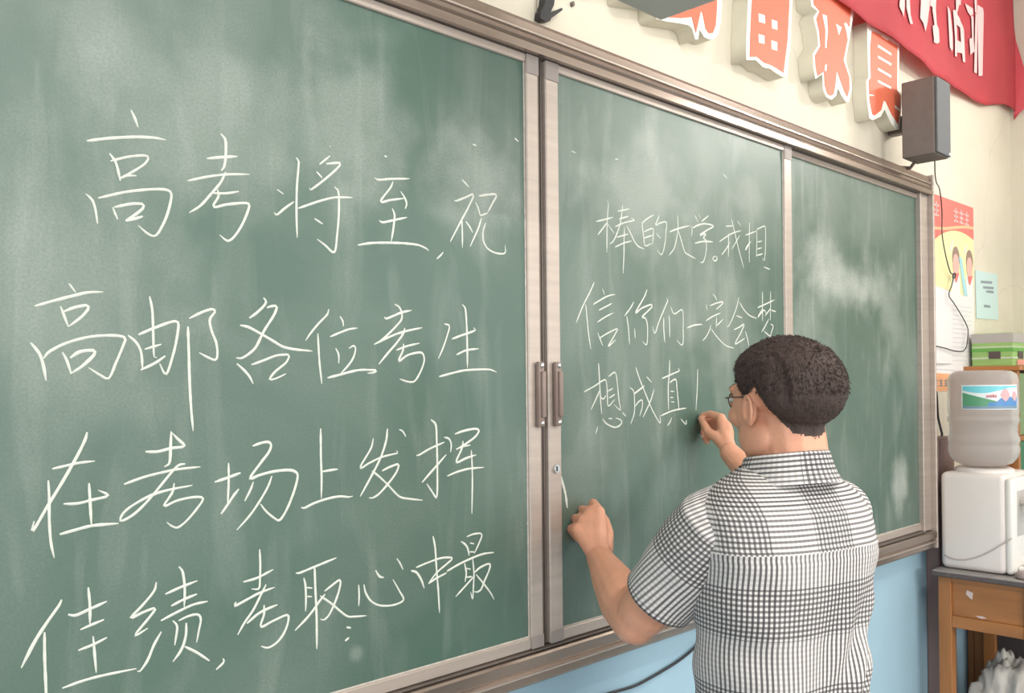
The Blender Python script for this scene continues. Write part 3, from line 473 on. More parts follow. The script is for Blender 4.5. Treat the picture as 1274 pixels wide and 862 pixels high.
for i in range(NX+1):
    x = 2.2+(XR-.012-2.2)*i/NX; zl = lerp_tab(low, x); zt = 3.36
    grid.append([bm.verts.new((x, banner_y(x, zl+(zt-zl)*j/NZ)-.005, zl+(zt-zl)*j/NZ)) for j in range(NZ+1)])
for i in range(NX):
    for j in range(NZ): bm.faces.new((grid[i][j], grid[i+1][j], grid[i+1][j+1], grid[i][j+1]))
bmesh.ops.solidify(bm, geom=bm.faces[:], thickness=.0015)
obj('banner_cloth', bm, M['banner'], bt, True)
# the end that turns the corner onto the right wall
BR = [(0.03, 2.858), (0.03, 2.773), (0.007, 2.8), (-0.026, 2.826), (-0.066, 2.867), (-0.022, 2.981), (-0.003, 3.059), (0.017, 3.138), (0.03, 3.253), (0.03, 3.33), (0.03, 3.382), (0.03, 3.36), (0.03, 2.8)]         # (y, z) outline on the right wall
bm = bmesh.new(); vs = [bm.verts.new((XR-.014-.004*math.sin(z*9), y, z)) for y, z in BR]; f = bm.faces.new(vs)
bmesh.ops.solidify(bm, geom=[f], thickness=.0015)
fl = obj('folded_end', bm, M['banner'], bt)
BCH = [[[(3.1657, 2.9283), (3.1499, 2.8727), (3.1862, 2.8595), (3.1994, 2.8504), (3.2109, 2.8901), (3.2156, 2.9431)], [(3.2315, 2.9478), (3.2299, 2.8955), (3.2523, 2.8672), (3.2676, 2.8475), (3.2914, 2.8526), (3.274, 2.8819), (3.2656, 2.9579)], [(3.1419, 2.9806), (3.2934, 2.9925), (3.2929, 2.9748), (3.1414, 2.9635)]], [[(3.3729, 2.9987), (3.3537, 2.8909), (3.3784, 2.8799), (3.3989, 2.8534), (3.4172, 2.8863), (3.4158, 2.9174), (3.4426, 2.9568), (3.4515, 3.0229)], [(3.4859, 3.0338), (3.4801, 2.9544), (3.5095, 2.9105), (3.4835, 2.8984), (3.5043, 2.8517), (3.4997, 2.8436), (3.5441, 2.8504), (3.5677, 2.8626), (3.5619, 2.9097), (3.5395, 2.9216), (3.524, 2.9815), (3.5326, 3.0488)], [(3.4505, 2.9954), (3.4846, 3.0014), (3.4834, 2.9691), (3.4494, 2.9634)]], [[(3.6565, 3.0252), (3.6752, 2.8716), (3.7043, 2.8645), (3.7224, 2.8777), (3.7128, 2.9349), (3.6816, 3.014)], [(3.7188, 3.028), (3.7569, 2.9381), (3.7605, 2.8616), (3.7961, 2.8674), (3.8032, 2.9466), (3.7913, 2.9944), (3.8144, 3.0381), (3.7795, 3.0469)], [(3.8493, 3.0388), (3.9077, 3.0112), (3.9052, 2.8731), (3.8763, 2.869), (3.8628, 2.9537), (3.8564, 3.0038)], [(3.8027, 2.9367), (3.8658, 2.9446), (3.8708, 2.9013), (3.8005, 2.8872)], [(3.7896, 3.0354), (3.8528, 3.0398), (3.8581, 3.0028), (3.7913, 2.9944)], [(3.7657, 3.13), (3.88, 3.1524), (3.8725, 3.0979), (3.8429, 3.0912), (3.8079, 3.09), (3.8005, 3.0436), (3.7724, 3.0447)]], [[(3.9372, 3.1262), (3.965, 3.0982), (4.0021, 3.0927), (4.0295, 3.1067), (4.0304, 3.13), (3.985, 3.1295)], [(4.0067, 3.0951), (4.0365, 3.0984), (4.0359, 3.0008), (4.0503, 2.9583), (4.0236, 2.9465), (3.9802, 2.9242), (3.9717, 2.9888), (4.0108, 3.0034)], [(4.0447, 3.2034), (4.0767, 3.2129), (4.0799, 3.1415), (4.0852, 3.1274), (4.0562, 3.1245)], [(4.0619, 3.1209), (4.0881, 3.1256), (4.079, 2.8726), (4.0384, 2.8672), (4.0503, 2.9583)], [(4.0865, 3.164), (4.1559, 3.1692), (4.1657, 3.1526), (4.1408, 2.8766), (4.0977, 2.8666), (4.1207, 3.1374), (4.0855, 3.1353)]]]
for parts in BCH:
    bm = bmesh.new()
    for pl in parts:
        vs = [bm.verts.new((x, banner_y(x, z)-.0105, z)) for x, z in pl]
        bm.faces.new(vs)
    bmesh.ops.triangulate(bm, faces=bm.faces[:])
    obj('printed_character', bm, M['banner_letter'], bt)

# ------------------------------------------------------------------ wall speaker
sp = empty('wall_speaker', (3.235, .05, 2.348))
tag(sp, 'dark box loudspeaker mounted on the wall above the right end of the blackboard', 'speaker')
obj('cabinet', BX(3.167, 3.292, -.140, -.030, 2.350, 2.612, .004, 2), M['speaker'], sp)
obj('grille', BX(3.170, 3.289, -.149, -.1405, 2.353, 2.609, .003, 2), M['grille'], sp)
obj('wall_bracket', BX(3.24, 3.28, -.0295, .05, 2.46, 2.52, .003), M['alu_dark'], sp)
obj('tilt_arm', tube(bmesh.new(), [(3.245, -.045, 2.352), (3.262, -.02, 2.335), (3.27, .048, 2.352)], .006, 8), M['alu_dark'], sp)
obj('corner_chip', BX(3.268, 3.284, -.1515, -.1492, 2.357, 2.366, .001), M['foam_white'], sp)

# cable from the speaker over the poster to the duct
pts = [(3.622, 0.03, 2.411), (3.628, 0.03, 2.353), (3.675, 0.03, 2.313), (3.689, 0.03, 2.246), (3.687, 0.03, 2.157), (3.717, 0.03, 2.081), (3.765, 0.03, 2.013), (3.799, 0.03, 1.999), (3.781, 0.03, 1.959), (3.754, 0.03, 1.932), (3.753, 0.03, 1.913), (3.795, 0.03, 1.893), (3.881, 0.03, 1.846), (3.951, 0.03, 1.796), (3.95, 0.03, 1.757), (3.93, 0.03, 1.716), (3.885, 0.03, 1.699), (3.789, 0.03, 1.7), (3.705, 0.03, 1.708), (3.599, 0.03, 1.715)]
bm = tube(bmesh.new(), catmull([(3.233, -0.115, 2.338), (3.26, -0.105, 2.325), (3.329, -0.08, 2.312), (3.447, -0.04, 2.308), (3.586, 0.0, 2.308)]+pts[3:], 4), .0022, 6)
kx, kz = (3.808, 2.0)
tube(bm, [(kx+.012*math.cos(a), .030-.002*math.sin(a), kz+.010*math.sin(a)) for a in [2*math.pi*k/14 for k in range(15)]], .0026, 6)
tag(obj('speaker_cable', bm, M['black'], None, True), 'thin black cable dangling from the speaker across the poster', 'cable')

# cable duct and its lead beside the frame
t = empty('cable_duct', (3.68, .05, .86)); tag(t, 'mauve brown vertical cable duct on the wall behind the water dispenser', 'cable duct')
obj('duct', BX(3.54, 3.70, -.0, .05, .30, 1.365, .004), M['duct'], t)
obj('duct_lid', BX(3.555, 3.69, -.004, -.0005, .31, 1.355, .001), M['duct'], t)
pts = [tuple(p) for p in [(3.61, 0.03, 1.539), (3.616, 0.03, 1.499), (3.623, 0.03, 1.443), (3.646, 0.03, 1.399), (3.661, 0.03, 1.37), (3.636, 0.03, 1.359)]]
tag(obj('duct_lead', tube(bmesh.new(), catmull(pts, 4), .0045, 8), M['black'], None, True), 'short dark lead curving into the top of the brown duct', 'cable')
pts = [(1.481, 0.04, 0.868), (1.648, 0.04, 0.859), (1.739, 0.04, 0.854), (1.819, 0.04, 0.861), (1.897, 0.04, 0.871), (1.96, 0.04, 0.884), (2.049, 0.04, 0.91), (2.25, 0.04, 0.959)]
tag(obj('wall_cable', tube(bmesh.new(), catmull(pts, 4), .0035, 8), M['black'], None, True), 'dark cable sagging across the blue wall below the blackboard', 'cable')

# ------------------------------------------------------------------ poster and paper
def flat(name, pts, y, mt, parent):
    bm = bmesh.new(); vs = [bm.verts.new((x, y, z)) for x, z in pts]; f = bm.faces.new(vs)
    r = bmesh.ops.extrude_face_region(bm, geom=[f])
    for v in r['geom']:
        if isinstance(v, bmesh.types.BMVert): v.co.y += .0006
    return obj(name, bm, mt, parent)
def ell(cx, cz, rx, rz, n=20, rot=0):
    return [(cx+rx*math.cos(a)*math.cos(rot)-rz*math.sin(a)*math.sin(rot), cz+rx*math.cos(a)*math.sin(rot)+rz*math.sin(a)*math.cos(rot)) for a in [2*math.pi*k/n for k in range(n)]]
pc = {n: mat('poster_'+n, c, .6) for n, c in dict(red=(.84,.20,.17), yellow=(.86,.80,.44), white=(.84,.80,.80), orange=(.90,.45,.24), hair=(.32,.22,.18), face=(.80,.48,.42), cyan=(.40,.68,.74), pale=(.78,.80,.82), pink=(.86,.66,.66), line=(.70,.69,.73), gold=(.88,.52,.30)).items()}
PX0, PX1, PZ0, PZ1 = [3.57, 4.08, 1.54, 2.309]
def PP(u, v): return (PX0+(PX1-PX0)*u, PZ1-(PZ1-PZ0)*v)       # u right, v down, 0..1
pt = empty('wall_poster', ((PX0+PX1)/2, .05, PZ0))
tag(pt, 'red, yellow and white safety style poster with two cartoon children beside the blackboard', 'poster')
y = .0475
flat('poster_sheet', [PP(0,0), PP(1,0), PP(1,1), PP(0,1)], y, pc['white'], pt)
arc = [PP(1, .215)]+[PP(1-u, .215-.07*math.sin(math.pi*(.15+.85*u))+.10*u) for u in [k/12 for k in range(1, 13)]]
flat('yellow_field', [PP(0,.46), PP(1,.50)]+[PP(1-k/12, .20-.065*math.sin(math.pi*(.12+.75*k/12))+.11*(k/12)**2) for k in range(13)], y-.0008, pc['yellow'], pt)
flat('red_header', [PP(0,0), PP(1,0)]+[PP(1-k/12, .20-.065*math.sin(math.pi*(.12+.75*k/12))+.11*(k/12)**2) for k in range(13)], y-.0016, pc['red'], pt)
flat('gold_swoosh', [PP(.1+.9*k/12, .135+.03*math.cos(k/12*3.1)) for k in range(13)]+[PP(1-.9*k/12, .150+.03*math.cos((12-k)/12*3.1)) for k in range(13)], y-.0022, pc['gold'], pt)
for u0 in (.56, .68, .80, .16):
    bm = bmesh.new()
    for a, b, c, d in ((0, .05, .09, .058), (.005, .075, .085, .083), (.035, .035, .05, .11), (0, .10, .03, .108), (.06, .10, .09, .108)):
        q = [PP(u0+a, b), PP(u0+c, b), PP(u0+c, d), PP(u0+a, d)]
        vs = [bm.verts.new((x, y-.0028, z)) for x, z in q]; bm.faces.new(vs)
    obj('header_character', bm, pc['pink'], pt)
for cx, tilt in ((.60, .0), (.90, -.05)):
    flat('child_hair', ell(*PP(cx, .30), .040, .048), y-.0016, pc['hair'], pt)
    flat('child_face', ell(*PP(cx-.005, .335), .034, .044), y-.0024, pc['face'], pt)
    flat('child_body', [PP(cx-.07, .38), PP(cx+.07, .38), PP(cx+.09, .50), PP(cx-.10, .50)], y-.0016, pc['pale'], pt)
    flat('scarf', [PP(cx-.05, .385), PP(cx+.06, .375), PP(cx+.0, .43), PP(cx-.03, .42)], y-.0032, pc['red'], pt)
    flat('raised_pencil', [PP(cx-.13, .27), PP(cx-.10, .27), PP(cx-.05, .215), PP(cx-.07, .21)], y-.0016, pc['line'], pt)
flat('green_ribbon', [PP(.66, .29), PP(.72, .29), PP(.84, .49), PP(.76, .49)], y-.0024, pc['cyan'], pt)
flat('text_sheet', [PP(-.0, .46), PP(.985, .505), PP(.985, .90), PP(.04, .885)], y-.0022, pc['white'], pt)
bm = bmesh.new()
for k in range(13):
    v = .55+k*.024; e0 = random.uniform(.75, .95)
    q = [PP(.50, v), PP(e0, v), PP(e0, v+.005), PP(.50, v+.005)]
    bm.faces.new([bm.verts.new((x, y-.0034, z)) for x, z in q])
o = obj('printed_lines', bm, pc['line'], pt); o['kind'] = 'stuff'
flat('orange_footer', [PP(0, .905), PP(.985, .92), PP(1, 1), PP(0, 1)], y-.0008, pc['orange'], pt)
bm = bmesh.new()
for k in range(4):
    u0 = .12+k*.10
    for a, b, c, d in ((0, .945, .07, .950), (.01, .958, .065, .963), (.03, .938, .042, .975), (.0, .97, .07, .975)):
        q = [PP(u0+a, b), PP(u0+c, b), PP(u0+c, d), PP(u0+a, d)]
        bm.faces.new([bm.verts.new((x, y-.0018, z)) for x, z in q])
obj('footer_lettering', bm, M['ink'], pt)
# loose sheet over the poster, curling
bm = bmesh.new(); g = []
for i in range(9):
    for j in range(9):
        u = i/8; v = j/8; x, z = PP(.04+.42*u, .60+.26*v)
        g.append(bm.verts.new((x+.02*v*(1-u), .044-.010*(1-u)*v*v-.002, z)))
for i in range(8):
    for j in range(8): bm.faces.new((g[i*9+j], g[i*9+j+1], g[(i+1)*9+j+1], g[(i+1)*9+j]))
cs = obj('note_sheet', bm, pc['white'], None, True)
tag(cs, 'loose white sheet with a curled corner pinned over the poster', 'paper')
t = empty('notice_paper', (4.243, 0.05, 1.843))
tag(t, 'small pale cyan notice stuck on the wall right of the poster', 'paper')
CQ = [(4.099, 2.048), (4.375, 2.053), (4.383, 1.849), (4.106, 1.844)]
flat('sheet', CQ, .0475, M['paper_cyan'], t)
bm = bmesh.new()
for a, b, c in ((1220, 349, 1232), (1223, 357, 1236), (1227, 362, 1236), (1224, 380, 1232)):
    pass
LN = [[(4.161, 2.008), (4.301, 2.015), (4.301, 2.004), (4.16, 1.998)], [(4.189, 1.986), (4.321, 1.992), (4.32, 1.981), (4.189, 1.976)], [(4.228, 1.971), (4.32, 1.974), (4.32, 1.963), (4.228, 1.961)], [(4.196, 1.907), (4.277, 1.908), (4.276, 1.897), (4.196, 1.896)]]
for q in LN: bm.faces.new([bm.verts.new((x, .0465, z)) for x, z in q])
o = obj('notice_lines', bm, M['ink'], t); o['kind'] = 'stuff'

# ------------------------------------------------------------------ corner cabinet and carton
CX0, CX1, CY0, CY1, CZ = 3.95, XR-.02, -.155, .045, 1.638
t = empty('corner_cabinet', ((CX0+CX1)/2, 0, 0)); tag(t, 'orange wooden cabinet with green panels standing in the corner behind the water bottle', 'cabinet')
bm = bmesh.new()
for (a, b) in ((CY0, CY0+.022), (CY1-.022, CY1)): bx(bm, CX0, CX0+.025, a, b, 0, CZ-.02, .001)
obj('post', bm, M['wood'], t)
obj('side_panel', BX(CX0+.006, CX0+.018, CY0+.0225, CY1-.0225, .05, CZ-.021), M['wood'], t)
obj('cabinet_top', BX(CX0-.01, CX1, CY0-.012, CY1, CZ-.019, CZ, .002), M['wood_h'], t)
obj('back_panel', BX(CX0+.02, CX1, CY1-.012, CY1, .05, CZ-.021), M['wood'], t)
for z0, z1, mm in ((1.36, CZ-.03, 'green_pale'), (.98, 1.335, 'green_paint'), (.5, .955, 'green_paint'), (.06, .475, 'green_paint')):
    obj('door_panel', BX(CX0+.026, CX1-.03, CY0+.004, CY0+.016, z0, z1, .002), M[mm], t)
for z0 in (1.337, .957, .477, .03): obj('cross_rail', BX(CX0+.0255, CX1-.03, CY0, CY0+.02, z0, z0+.021, .001), M['wood_h'], t)
obj('post', BX(CX1-.029, CX1, CY0, CY0+.022, 0, CZ-.021, .001), M['wood'], t)
obj('far_side', BX(CX1-.012, CX1, CY0+.023, CY1-.013, .03, CZ-.021), M['wood'], t)
t = empty('striped_carton', (4.2, -.06, CZ)); tag(t, 'green and white striped carton lying on top of the corner cabinet', 'box')
c0 = 3.995; cz0, cz1 = CZ, CZ+.135
obj('carton', BX(c0, XR-.05, -.125, .030, cz0, cz1, .002), mat('carton_lime', (.34, .56, .18), .5, 0, .15, 6, stretch=(1, 1, 12)), t)
gs = [mat('carton_'+n, c, .5) for n, c in (('pale', (.62, .66, .55)), ('deep_green', (.14, .40, .08)), ('grey', (.45, .42, .40)), ('pink', (.80, .34, .28)), ('black', (.10, .07, .07)))]
obj('pale_stripe', BX(c0-.001, XR-.049, -.127, .031, cz1-.040, cz1-.002), gs[2], t)
obj('deep_stripe', BX(c0-.001, XR-.049, -.127, .031, cz0+.058, cz0+.072), gs[1], t)
obj('pale_stripe', BX(c0-.001, XR-.049, -.127, .031, cz0+.030, cz0+.036), gs[0], t)
obj('pale_stripe', BX(c0-.001, XR-.049, -.127, .031, cz0+.076, cz0+.080), gs[0], t)
obj('emblem', BX(c0-.0018, c0-.0011, -.080, -.035, cz0+.030, cz0+.060), gs[4], t)
obj('emblem', BX(c0+.06, c0+.12, -.1285, -.1271, cz0+.030, cz0+.060), gs[4], t)
obj('red_label', BX(c0+.045, c0+.135, -.1285, -.1271, cz0+.004, cz0+.026), gs[3], t)

# ------------------------------------------------------------------ desk
t = empty('wooden_desk', (3.66, -.2, 0)); tag(t, 'orange wooden desk with a worn grey top carrying the water dispenser', 'desk')
DX0, DX1, DY0, DY1, DZ = 3.42, 3.925, -.365, -.038, .895
obj('desktop', BX(DX0-.018, DX1+.01, DY0-.015, DY1+.014, DZ-.020, DZ, .003, 2), M['top'], t)
obj('edge_banding', BX(DX0-.0205, DX1+.012, DY0-.018, DY1+.0155, DZ-.0215, DZ-.004, .003), M['edge'], t)
LW = .045
for (a, b) in ((DX0, DY0), (DX0, DY1-LW), (DX1-LW, DY0), (DX1-LW, DY1-LW)):
    obj('leg', BX(a, a+LW, b, b+LW, 0, DZ-.0215, .002), M['wood'], t)
obj('apron', BX(DX0+.010, DX0+.028, DY0+LW, DY1-LW, .735, DZ-.040, .001), M['wood_h'], t)
obj('upper_rail', BX(DX0+.002, DX0+.03, DY0+LW, DY1-LW, DZ-.0395, DZ-.022, .001), M['wood_h'], t)
obj('lower_rail', BX(DX0+.002, DX0+.03, DY0+LW, DY1-LW, .692, .7345, .002), M['wood_h'], t)
obj('apron', BX(DX0+LW, DX1-LW, DY0+.006, DY0+.026, .69, DZ-.022, .002), M['wood_h'], t)
obj('drawer_bottom', BX(DX0+.031, DX1-.03, DY0+.03, DY1-.03, .695, .705), M['dark_panel'], t)
obj('under_desk_shade_panel', BX(DX1-.026, DX1-.012, DY0+LW, DY1-LW, .06, DZ-.03), M['dark_panel'], t)  # added dark panel standing in for the shade under the desk
sc = mat('worn_patch', (.66, .52, .50), .6)
flatx = [(-.155, .825), (-.135, .832), (-.130, .818), (-.143, .806), (-.152, .80)]
bm = bmesh.new(); bm.faces.new([bm.verts.new((DX0+.0093, yy, zz)) for yy, zz in flatx]); bm.faces.new([bm.verts.new((DX0+.0093, yy, zz)) for yy, zz in ((-.16,.745),(-.185,.748),(-.20,.742),(-.18,.738))]); obj('worn_patch', bm, sc, t)
# plastic bag below
bm = bmesh.new(); bmesh.ops.create_icosphere(bm, subdivisions=5, radius=1)
for v in bm.verts:
    d = v.co.normalized(); n = noise.noise(d*3.1)*.22+abs(noise.noise(d*7.3+Vector((3,1,2))))*.20+noise.noise(d*17)*.05
    r = 1+n
    v.co = Vector((3.66+d.x*.13*r, -.19+d.y*.12*r, max(.012, .28+d.z*.26*r)))
tag(obj('plastic_bag', bm, M['bag'], None, True), 'crumpled whitish plastic bag on the floor under the desk', 'bag')

# ------------------------------------------------------------------ water dispenser
t = empty('water_dispenser', (3.6, -.15, DZ)); tag(t, 'white countertop water dispenser standing on the wooden desk', 'water dispenser')
PX_, QX_, PY_, QY_ = 3.452, 3.735, -.258, -.036
bm = BX(PX_, QX_, PY_, QY_, DZ+.002, 1.248, .022, 4); obj('housing', bm, M['dispenser'], t, True, 50)
obj('front_panel', BX(PX_+.004, QX_-.004, PY_-.022, PY_+.004, DZ+.006, 1.236, .010, 3), M['dispenser_front'], t, True, 50)
bm = lathe(bmesh.new(), [(.10, 1.242), (.10, 1.258), (.088, 1.264), (.07, 1.262), (.0, 1.262)], 3.575, -.148, 40); obj('bottle_seat', bm, M['dispenser'], t, True, 50)
obj('tap_recess', BX(3.50, 3.69, PY_-.0235, PY_-.0205, 1.03, 1.19, .001), mat('recess_grey', (.55, .52, .49), .4), t)
for k, xx in enumerate((3.535, 3.65)):
    bm = bmesh.new(); tube(bm, [(xx, PY_-.024, 1.150), (xx, PY_-.055, 1.150)], .014, 14); tube(bm, [(xx, PY_-.050, 1.152), (xx, PY_-.054, 1.125), (xx, PY_-.054, 1.095)], [.013, .012, .009], 14)
    tp = obj('tap', bm, M['nickel'], t, True, 50)
    bm = BX(xx-.010, xx+.010, PY_-.080, PY_-.045, 1.164, 1.174, .003, 2); tube(bm, [(xx, PY_-.053, 1.15), (xx, PY_-.053, 1.17)], .008, 10)
    lv = obj('tap_lever', bm, M['blue_knob'] if k == 0 else pc['red'], tp); lv['label'] = ('blue' if k == 0 else 'red')+' tap lever'
bm = BX(3.50, 3.69, PY_-.085, PY_-.0225, DZ+.012, DZ+.030, .006, 2); obj('drip_tray', bm, M['dispenser_front'], t)
obj('drip_grate', BX(3.515, 3.675, PY_-.078, PY_-.03, DZ+.0305, DZ+.033, .001), M['nickel'], t)
pts = [(PX_-.003, -.050, .945), (PX_-.003, -.085, .935), (PX_-.003, -.12, .936), (PX_-.003, -.165, .952), (PX_-.003, -.205, .975), (PX_-.003, -.245, 1.005), (PX_+.003, -.276, 1.03)]
tag(obj('power_cord', tube(bmesh.new(), catmull(pts, 4), .0022, 8), mat('pale_grey_cord', (.55, .47, .45), .5), None, True), 'thin grey cord hanging loosely across the side of the white dispenser', 'cable')
bm = bmesh.new(); lathe(bm, [(0, .896), (.030, .896), (.034, .903), (.030, .914), (.016, .920), (.0, .921)], 3.455, -.318, 20)
for v in bm.verts: v.co += Vector((noise.noise(v.co*40)*.004, noise.noise(v.co*40+Vector((5,0,0)))*.004, 0))
tag(obj('crumpled_cloth', bm, mat('greyish_pink_rag', (.42, .33, .32), .8, 0, .2, 40), None, True), 'small greyish pink rag on the desk in front of the dispenser', 'cloth')

# water bottle: clear plastic with ribs, a solid bluish transparent shell
def glass_mat(name, tint, rough=.12, ior=1.33):
    m = bpy.data.materials.new(name); m.use_nodes = True; b = m.node_tree.nodes['Principled BSDF']
    b.inputs['Base Color'].default_value = (*tint, 1); b.inputs['Transmission Weight'].default_value = .80; b.inputs['Roughness'].default_value = rough; b.inputs['IOR'].default_value = ior
    return m
BCX, BCY = 3.575, -.148
t = empty('water_bottle', (BCX, BCY, 1.262)); tag(t, 'large clear water bottle turned upside down on the dispenser', 'water bottle')
prof = [(.0, 1.2625), (.028, 1.2625), (.030, 1.264), (.075, 1.268), (.105, 1.280), (.124, 1.300), (.131, 1.320), (.132, 1.338), (.127, 1.345), (.127, 1.350), (.132, 1.357), (.132, 1.372), (.126, 1.380), (.124, 1.395), (.126, 1.424), (.132, 1.430), (.132, 1.445), (.127, 1.450), (.129, 1.458), (.131, 1.470), (.131, 1.565), (.130, 1.585), (.122, 1.603), (.104, 1.614), (.07, 1.617), (.0, 1.610)]
prof = [(r*.90, z) for r, z in prof]
prof += [(max(0, r-.0035), z-(.0035 if z > 1.6 else -.003 if z < 1.28 else 0)) for r, z in prof[::-1]]
bm = lathe(bmesh.new(), prof, BCX, BCY, 56)
obj('bottle_shell', bm, glass_mat('clear_bottle_plastic', (.93, .93, .93), .22, 1.10), t, True, 60)
# wrap-around label
def label_patch(name, a0, a1, z0, z1, mt, dr, n=24, lo=None, hi=None):
    bm = bmesh.new(); rows = []
    for k in range(n+1):
        f = k/n; a = a0+(a1-a0)*f; r = .1188+dr
        zb = z0 if lo is None else lo(f); zt = z1 if hi is None else hi(f)
        rows.append((bm.verts.new((BCX+r*math.cos(a), BCY+r*math.sin(a), zb)), bm.verts.new((BCX+r*math.cos(a), BCY+r*math.sin(a), max(zb+.0002, zt)))))
    for p, q in zip(rows, rows[1:]): bm.faces.new((p[0], q[0], q[1], p[1]))
    return obj(name, bm, mt, lb if name != 'bottle_label' else t, True)
A0, A1 = math.radians(163), math.radians(264)
lm = {n: mat('label_'+n, c, .35) for n, c in dict(cyan=(.20,.66,.76), green=(.12,.36,.20), white=(.86,.90,.92), blue=(.10,.28,.60), pink=(.85,.45,.48), red=(.78,.10,.14), slate=(.22,.32,.42)).items()}
lb = label_patch('bottle_label', A0, A1, 1.476, 1.564, lm['white'], 0)
sp_ = A1-A0
label_patch('sky_band', A0+.02*sp_, A1-.02*sp_, 0, 0, lm['cyan'], .0006, 24, lambda f: 1.545-.010*math.sin(f*5), lambda f: 1.560)
label_patch('green_hill', A0+.02*sp_, A0+.75*sp_, 0, 0, lm['green'], .0006, 24, lambda f: 1.488, lambda f: 1.537-.042*f)
label_patch('blue_lake', A0+.42*sp_, A1-.02*sp_, 0, 0, lm['blue'], .0010, 24, lambda f: 1.488, lambda f: 1.494+.024*math.sin(min(1, f*1.5)*1.57)+.004*math.sin(f*21))
label_patch('footer_strip', A0+.02*sp_, A1-.02*sp_, 0, 0, lm['slate'], .0012, 24, lambda f: 1.479, lambda f: 1.488)
label_patch('flower', A0+.62*sp_, A0+.80*sp_, 0, 0, lm['pink'], .0016, 16, lambda f: 1.528-.022*math.sin(f*math.pi), lambda f: 1.528+.022*math.sin(f*math.pi))
label_patch('flower', A0+.84*sp_, A0+.97*sp_, 0, 0, lm['pink'], .0016, 16, lambda f: 1.524-.018*math.sin(f*math.pi), lambda f: 1.524+.018*math.sin(f*math.pi))
label_patch('white_oval', A0+.36*sp_, A0+.60*sp_, 0, 0, lm['white'], .0014, 16, lambda f: 1.526-.012*math.sin(f*math.pi), lambda f: 1.526+.012*math.sin(f*math.pi))
# red brand letters
bm = bmesh.new()
def on_label(a, z, dr=.0030): r = .1188+dr; return Vector((BCX+r*math.cos(a), BCY+r*math.sin(a), z))
def lstroke(pts, w=.0011):
    vs = [on_label(A0+(.40+u*.16)*sp_, 1.519+v*.014) for u, v in pts]
    tube(bm, vs, w, 5)
def lring(cu, cv, ru, rv): lstroke([(cu+ru*math.cos(a), cv+rv*math.sin(a)) for a in [2*math.pi*k/10 for k in range(11)]])
lring(.12, .35, .10, .28); lring(.42, .35, .10, .28); lstroke([(.52, .65), (.52, .05)]); lstroke([(.66, 1.0), (.66, .05)]); lring(.84, .35, .10, .28); lstroke([(.94, .65), (.94, .05)])
obj('label_lettering', bm, lm['red'], lb, True)

# ------------------------------------------------------------------ hanging grey box, cable clump, nail
t = empty('hanging_projector', (1.30, -.39, 2.298)); tag(t, 'grey box-shaped unit hanging in front of the wall above the blackboard', 'projector')
obj('housing', BX(1.13, 1.472, -.53, -.25, 2.298, 2.40, .004, 2), M['grey_box'], t, True, 40)
obj('lens', tube(bmesh.new(), [(1.25, -.251, 2.35), (1.25, -.235, 2.35)], .03, 20), M['black'], t, True, 40)
bm = tube(bmesh.new(), [(1.30, -.39, 2.40), (1.30, -.39, ZC)], .02, 12); bx(bm, 1.22, 1.38, -.45, -.33, 2.4005, 2.415); obj('ceiling_pole', bm, M['grey_box'], t)
t = empty('cable_clump', (1.43, .05, 2.37)); tag(t, 'black taped cable clump poking down the wall onto the top of the frame', 'cable')
CL = [(1.442, 2.442), (1.473, 2.451), (1.468, 2.428), (1.465, 2.413), (1.457, 2.4), (1.454, 2.393), (1.48, 2.409), (1.491, 2.415), (1.494, 2.411), (1.472, 2.394), (1.457, 2.383), (1.451, 2.374), (1.436, 2.37), (1.421, 2.373), (1.424, 2.388), (1.436, 2.409)]
poly_curve('taped_bundle', [CL], .018, .030, M['black'], t)
pts = [(1.425, 0.044, 2.382), (1.425, 0.044, 2.403), (1.426, 0.044, 2.435), (1.43, 0.044, 2.524)]
obj('thin_wire', tube(bmesh.new(), pts, .0012, 6), M['alu_dark'], t)
o = poly_curve('wall_anchor', [ell(*(1.544, 2.443), .004, .006, 12)], .008, .042, M['alu_dark'])
tag(o, 'tiny dark screw anchor in the wall right of the cable clump', 'screw')

# ------------------------------------------------------------------ the man
def skin_mat():
    m = mat('tanned_skin', (.74, .36, .235), .5, 0, .10, 30, bump=.12, bump_scale=180)
    b = m.node_tree.nodes['Principled BSDF']; b.inputs['Subsurface Weight'].default_value = .12; b.inputs['Subsurface Radius'].default_value = (.02, .008, .004); b.inputs['Subsurface Scale'].default_value = .4
    return m
M['skin'] = skin_mat()
M['hair'] = mat('black_brown_hair', (.066, .040, .034), .7, 0, .35, 90, bump=.5, bump_scale=220, stretch=(1, 1, .35))
M['trousers'] = mat('dark_trousers', (.05, .05, .065), .8)
M['shoe'] = mat('black_leather', (.02, .02, .02), .35)
def V(*a): return Vector(a)
BODY_AZ = math.radians(75)
f_ = V(math.cos(BODY_AZ), math.sin(BODY_AZ), 0); r_ = V(f_.y, -f_.x, 0)     # forward, his right
def bpt(lat, fw, z, c=None):      # point in the body frame
    c = c or V(1.446, -.507, 0)
    return c+r_*lat+f_*fw+V(0, 0, z)
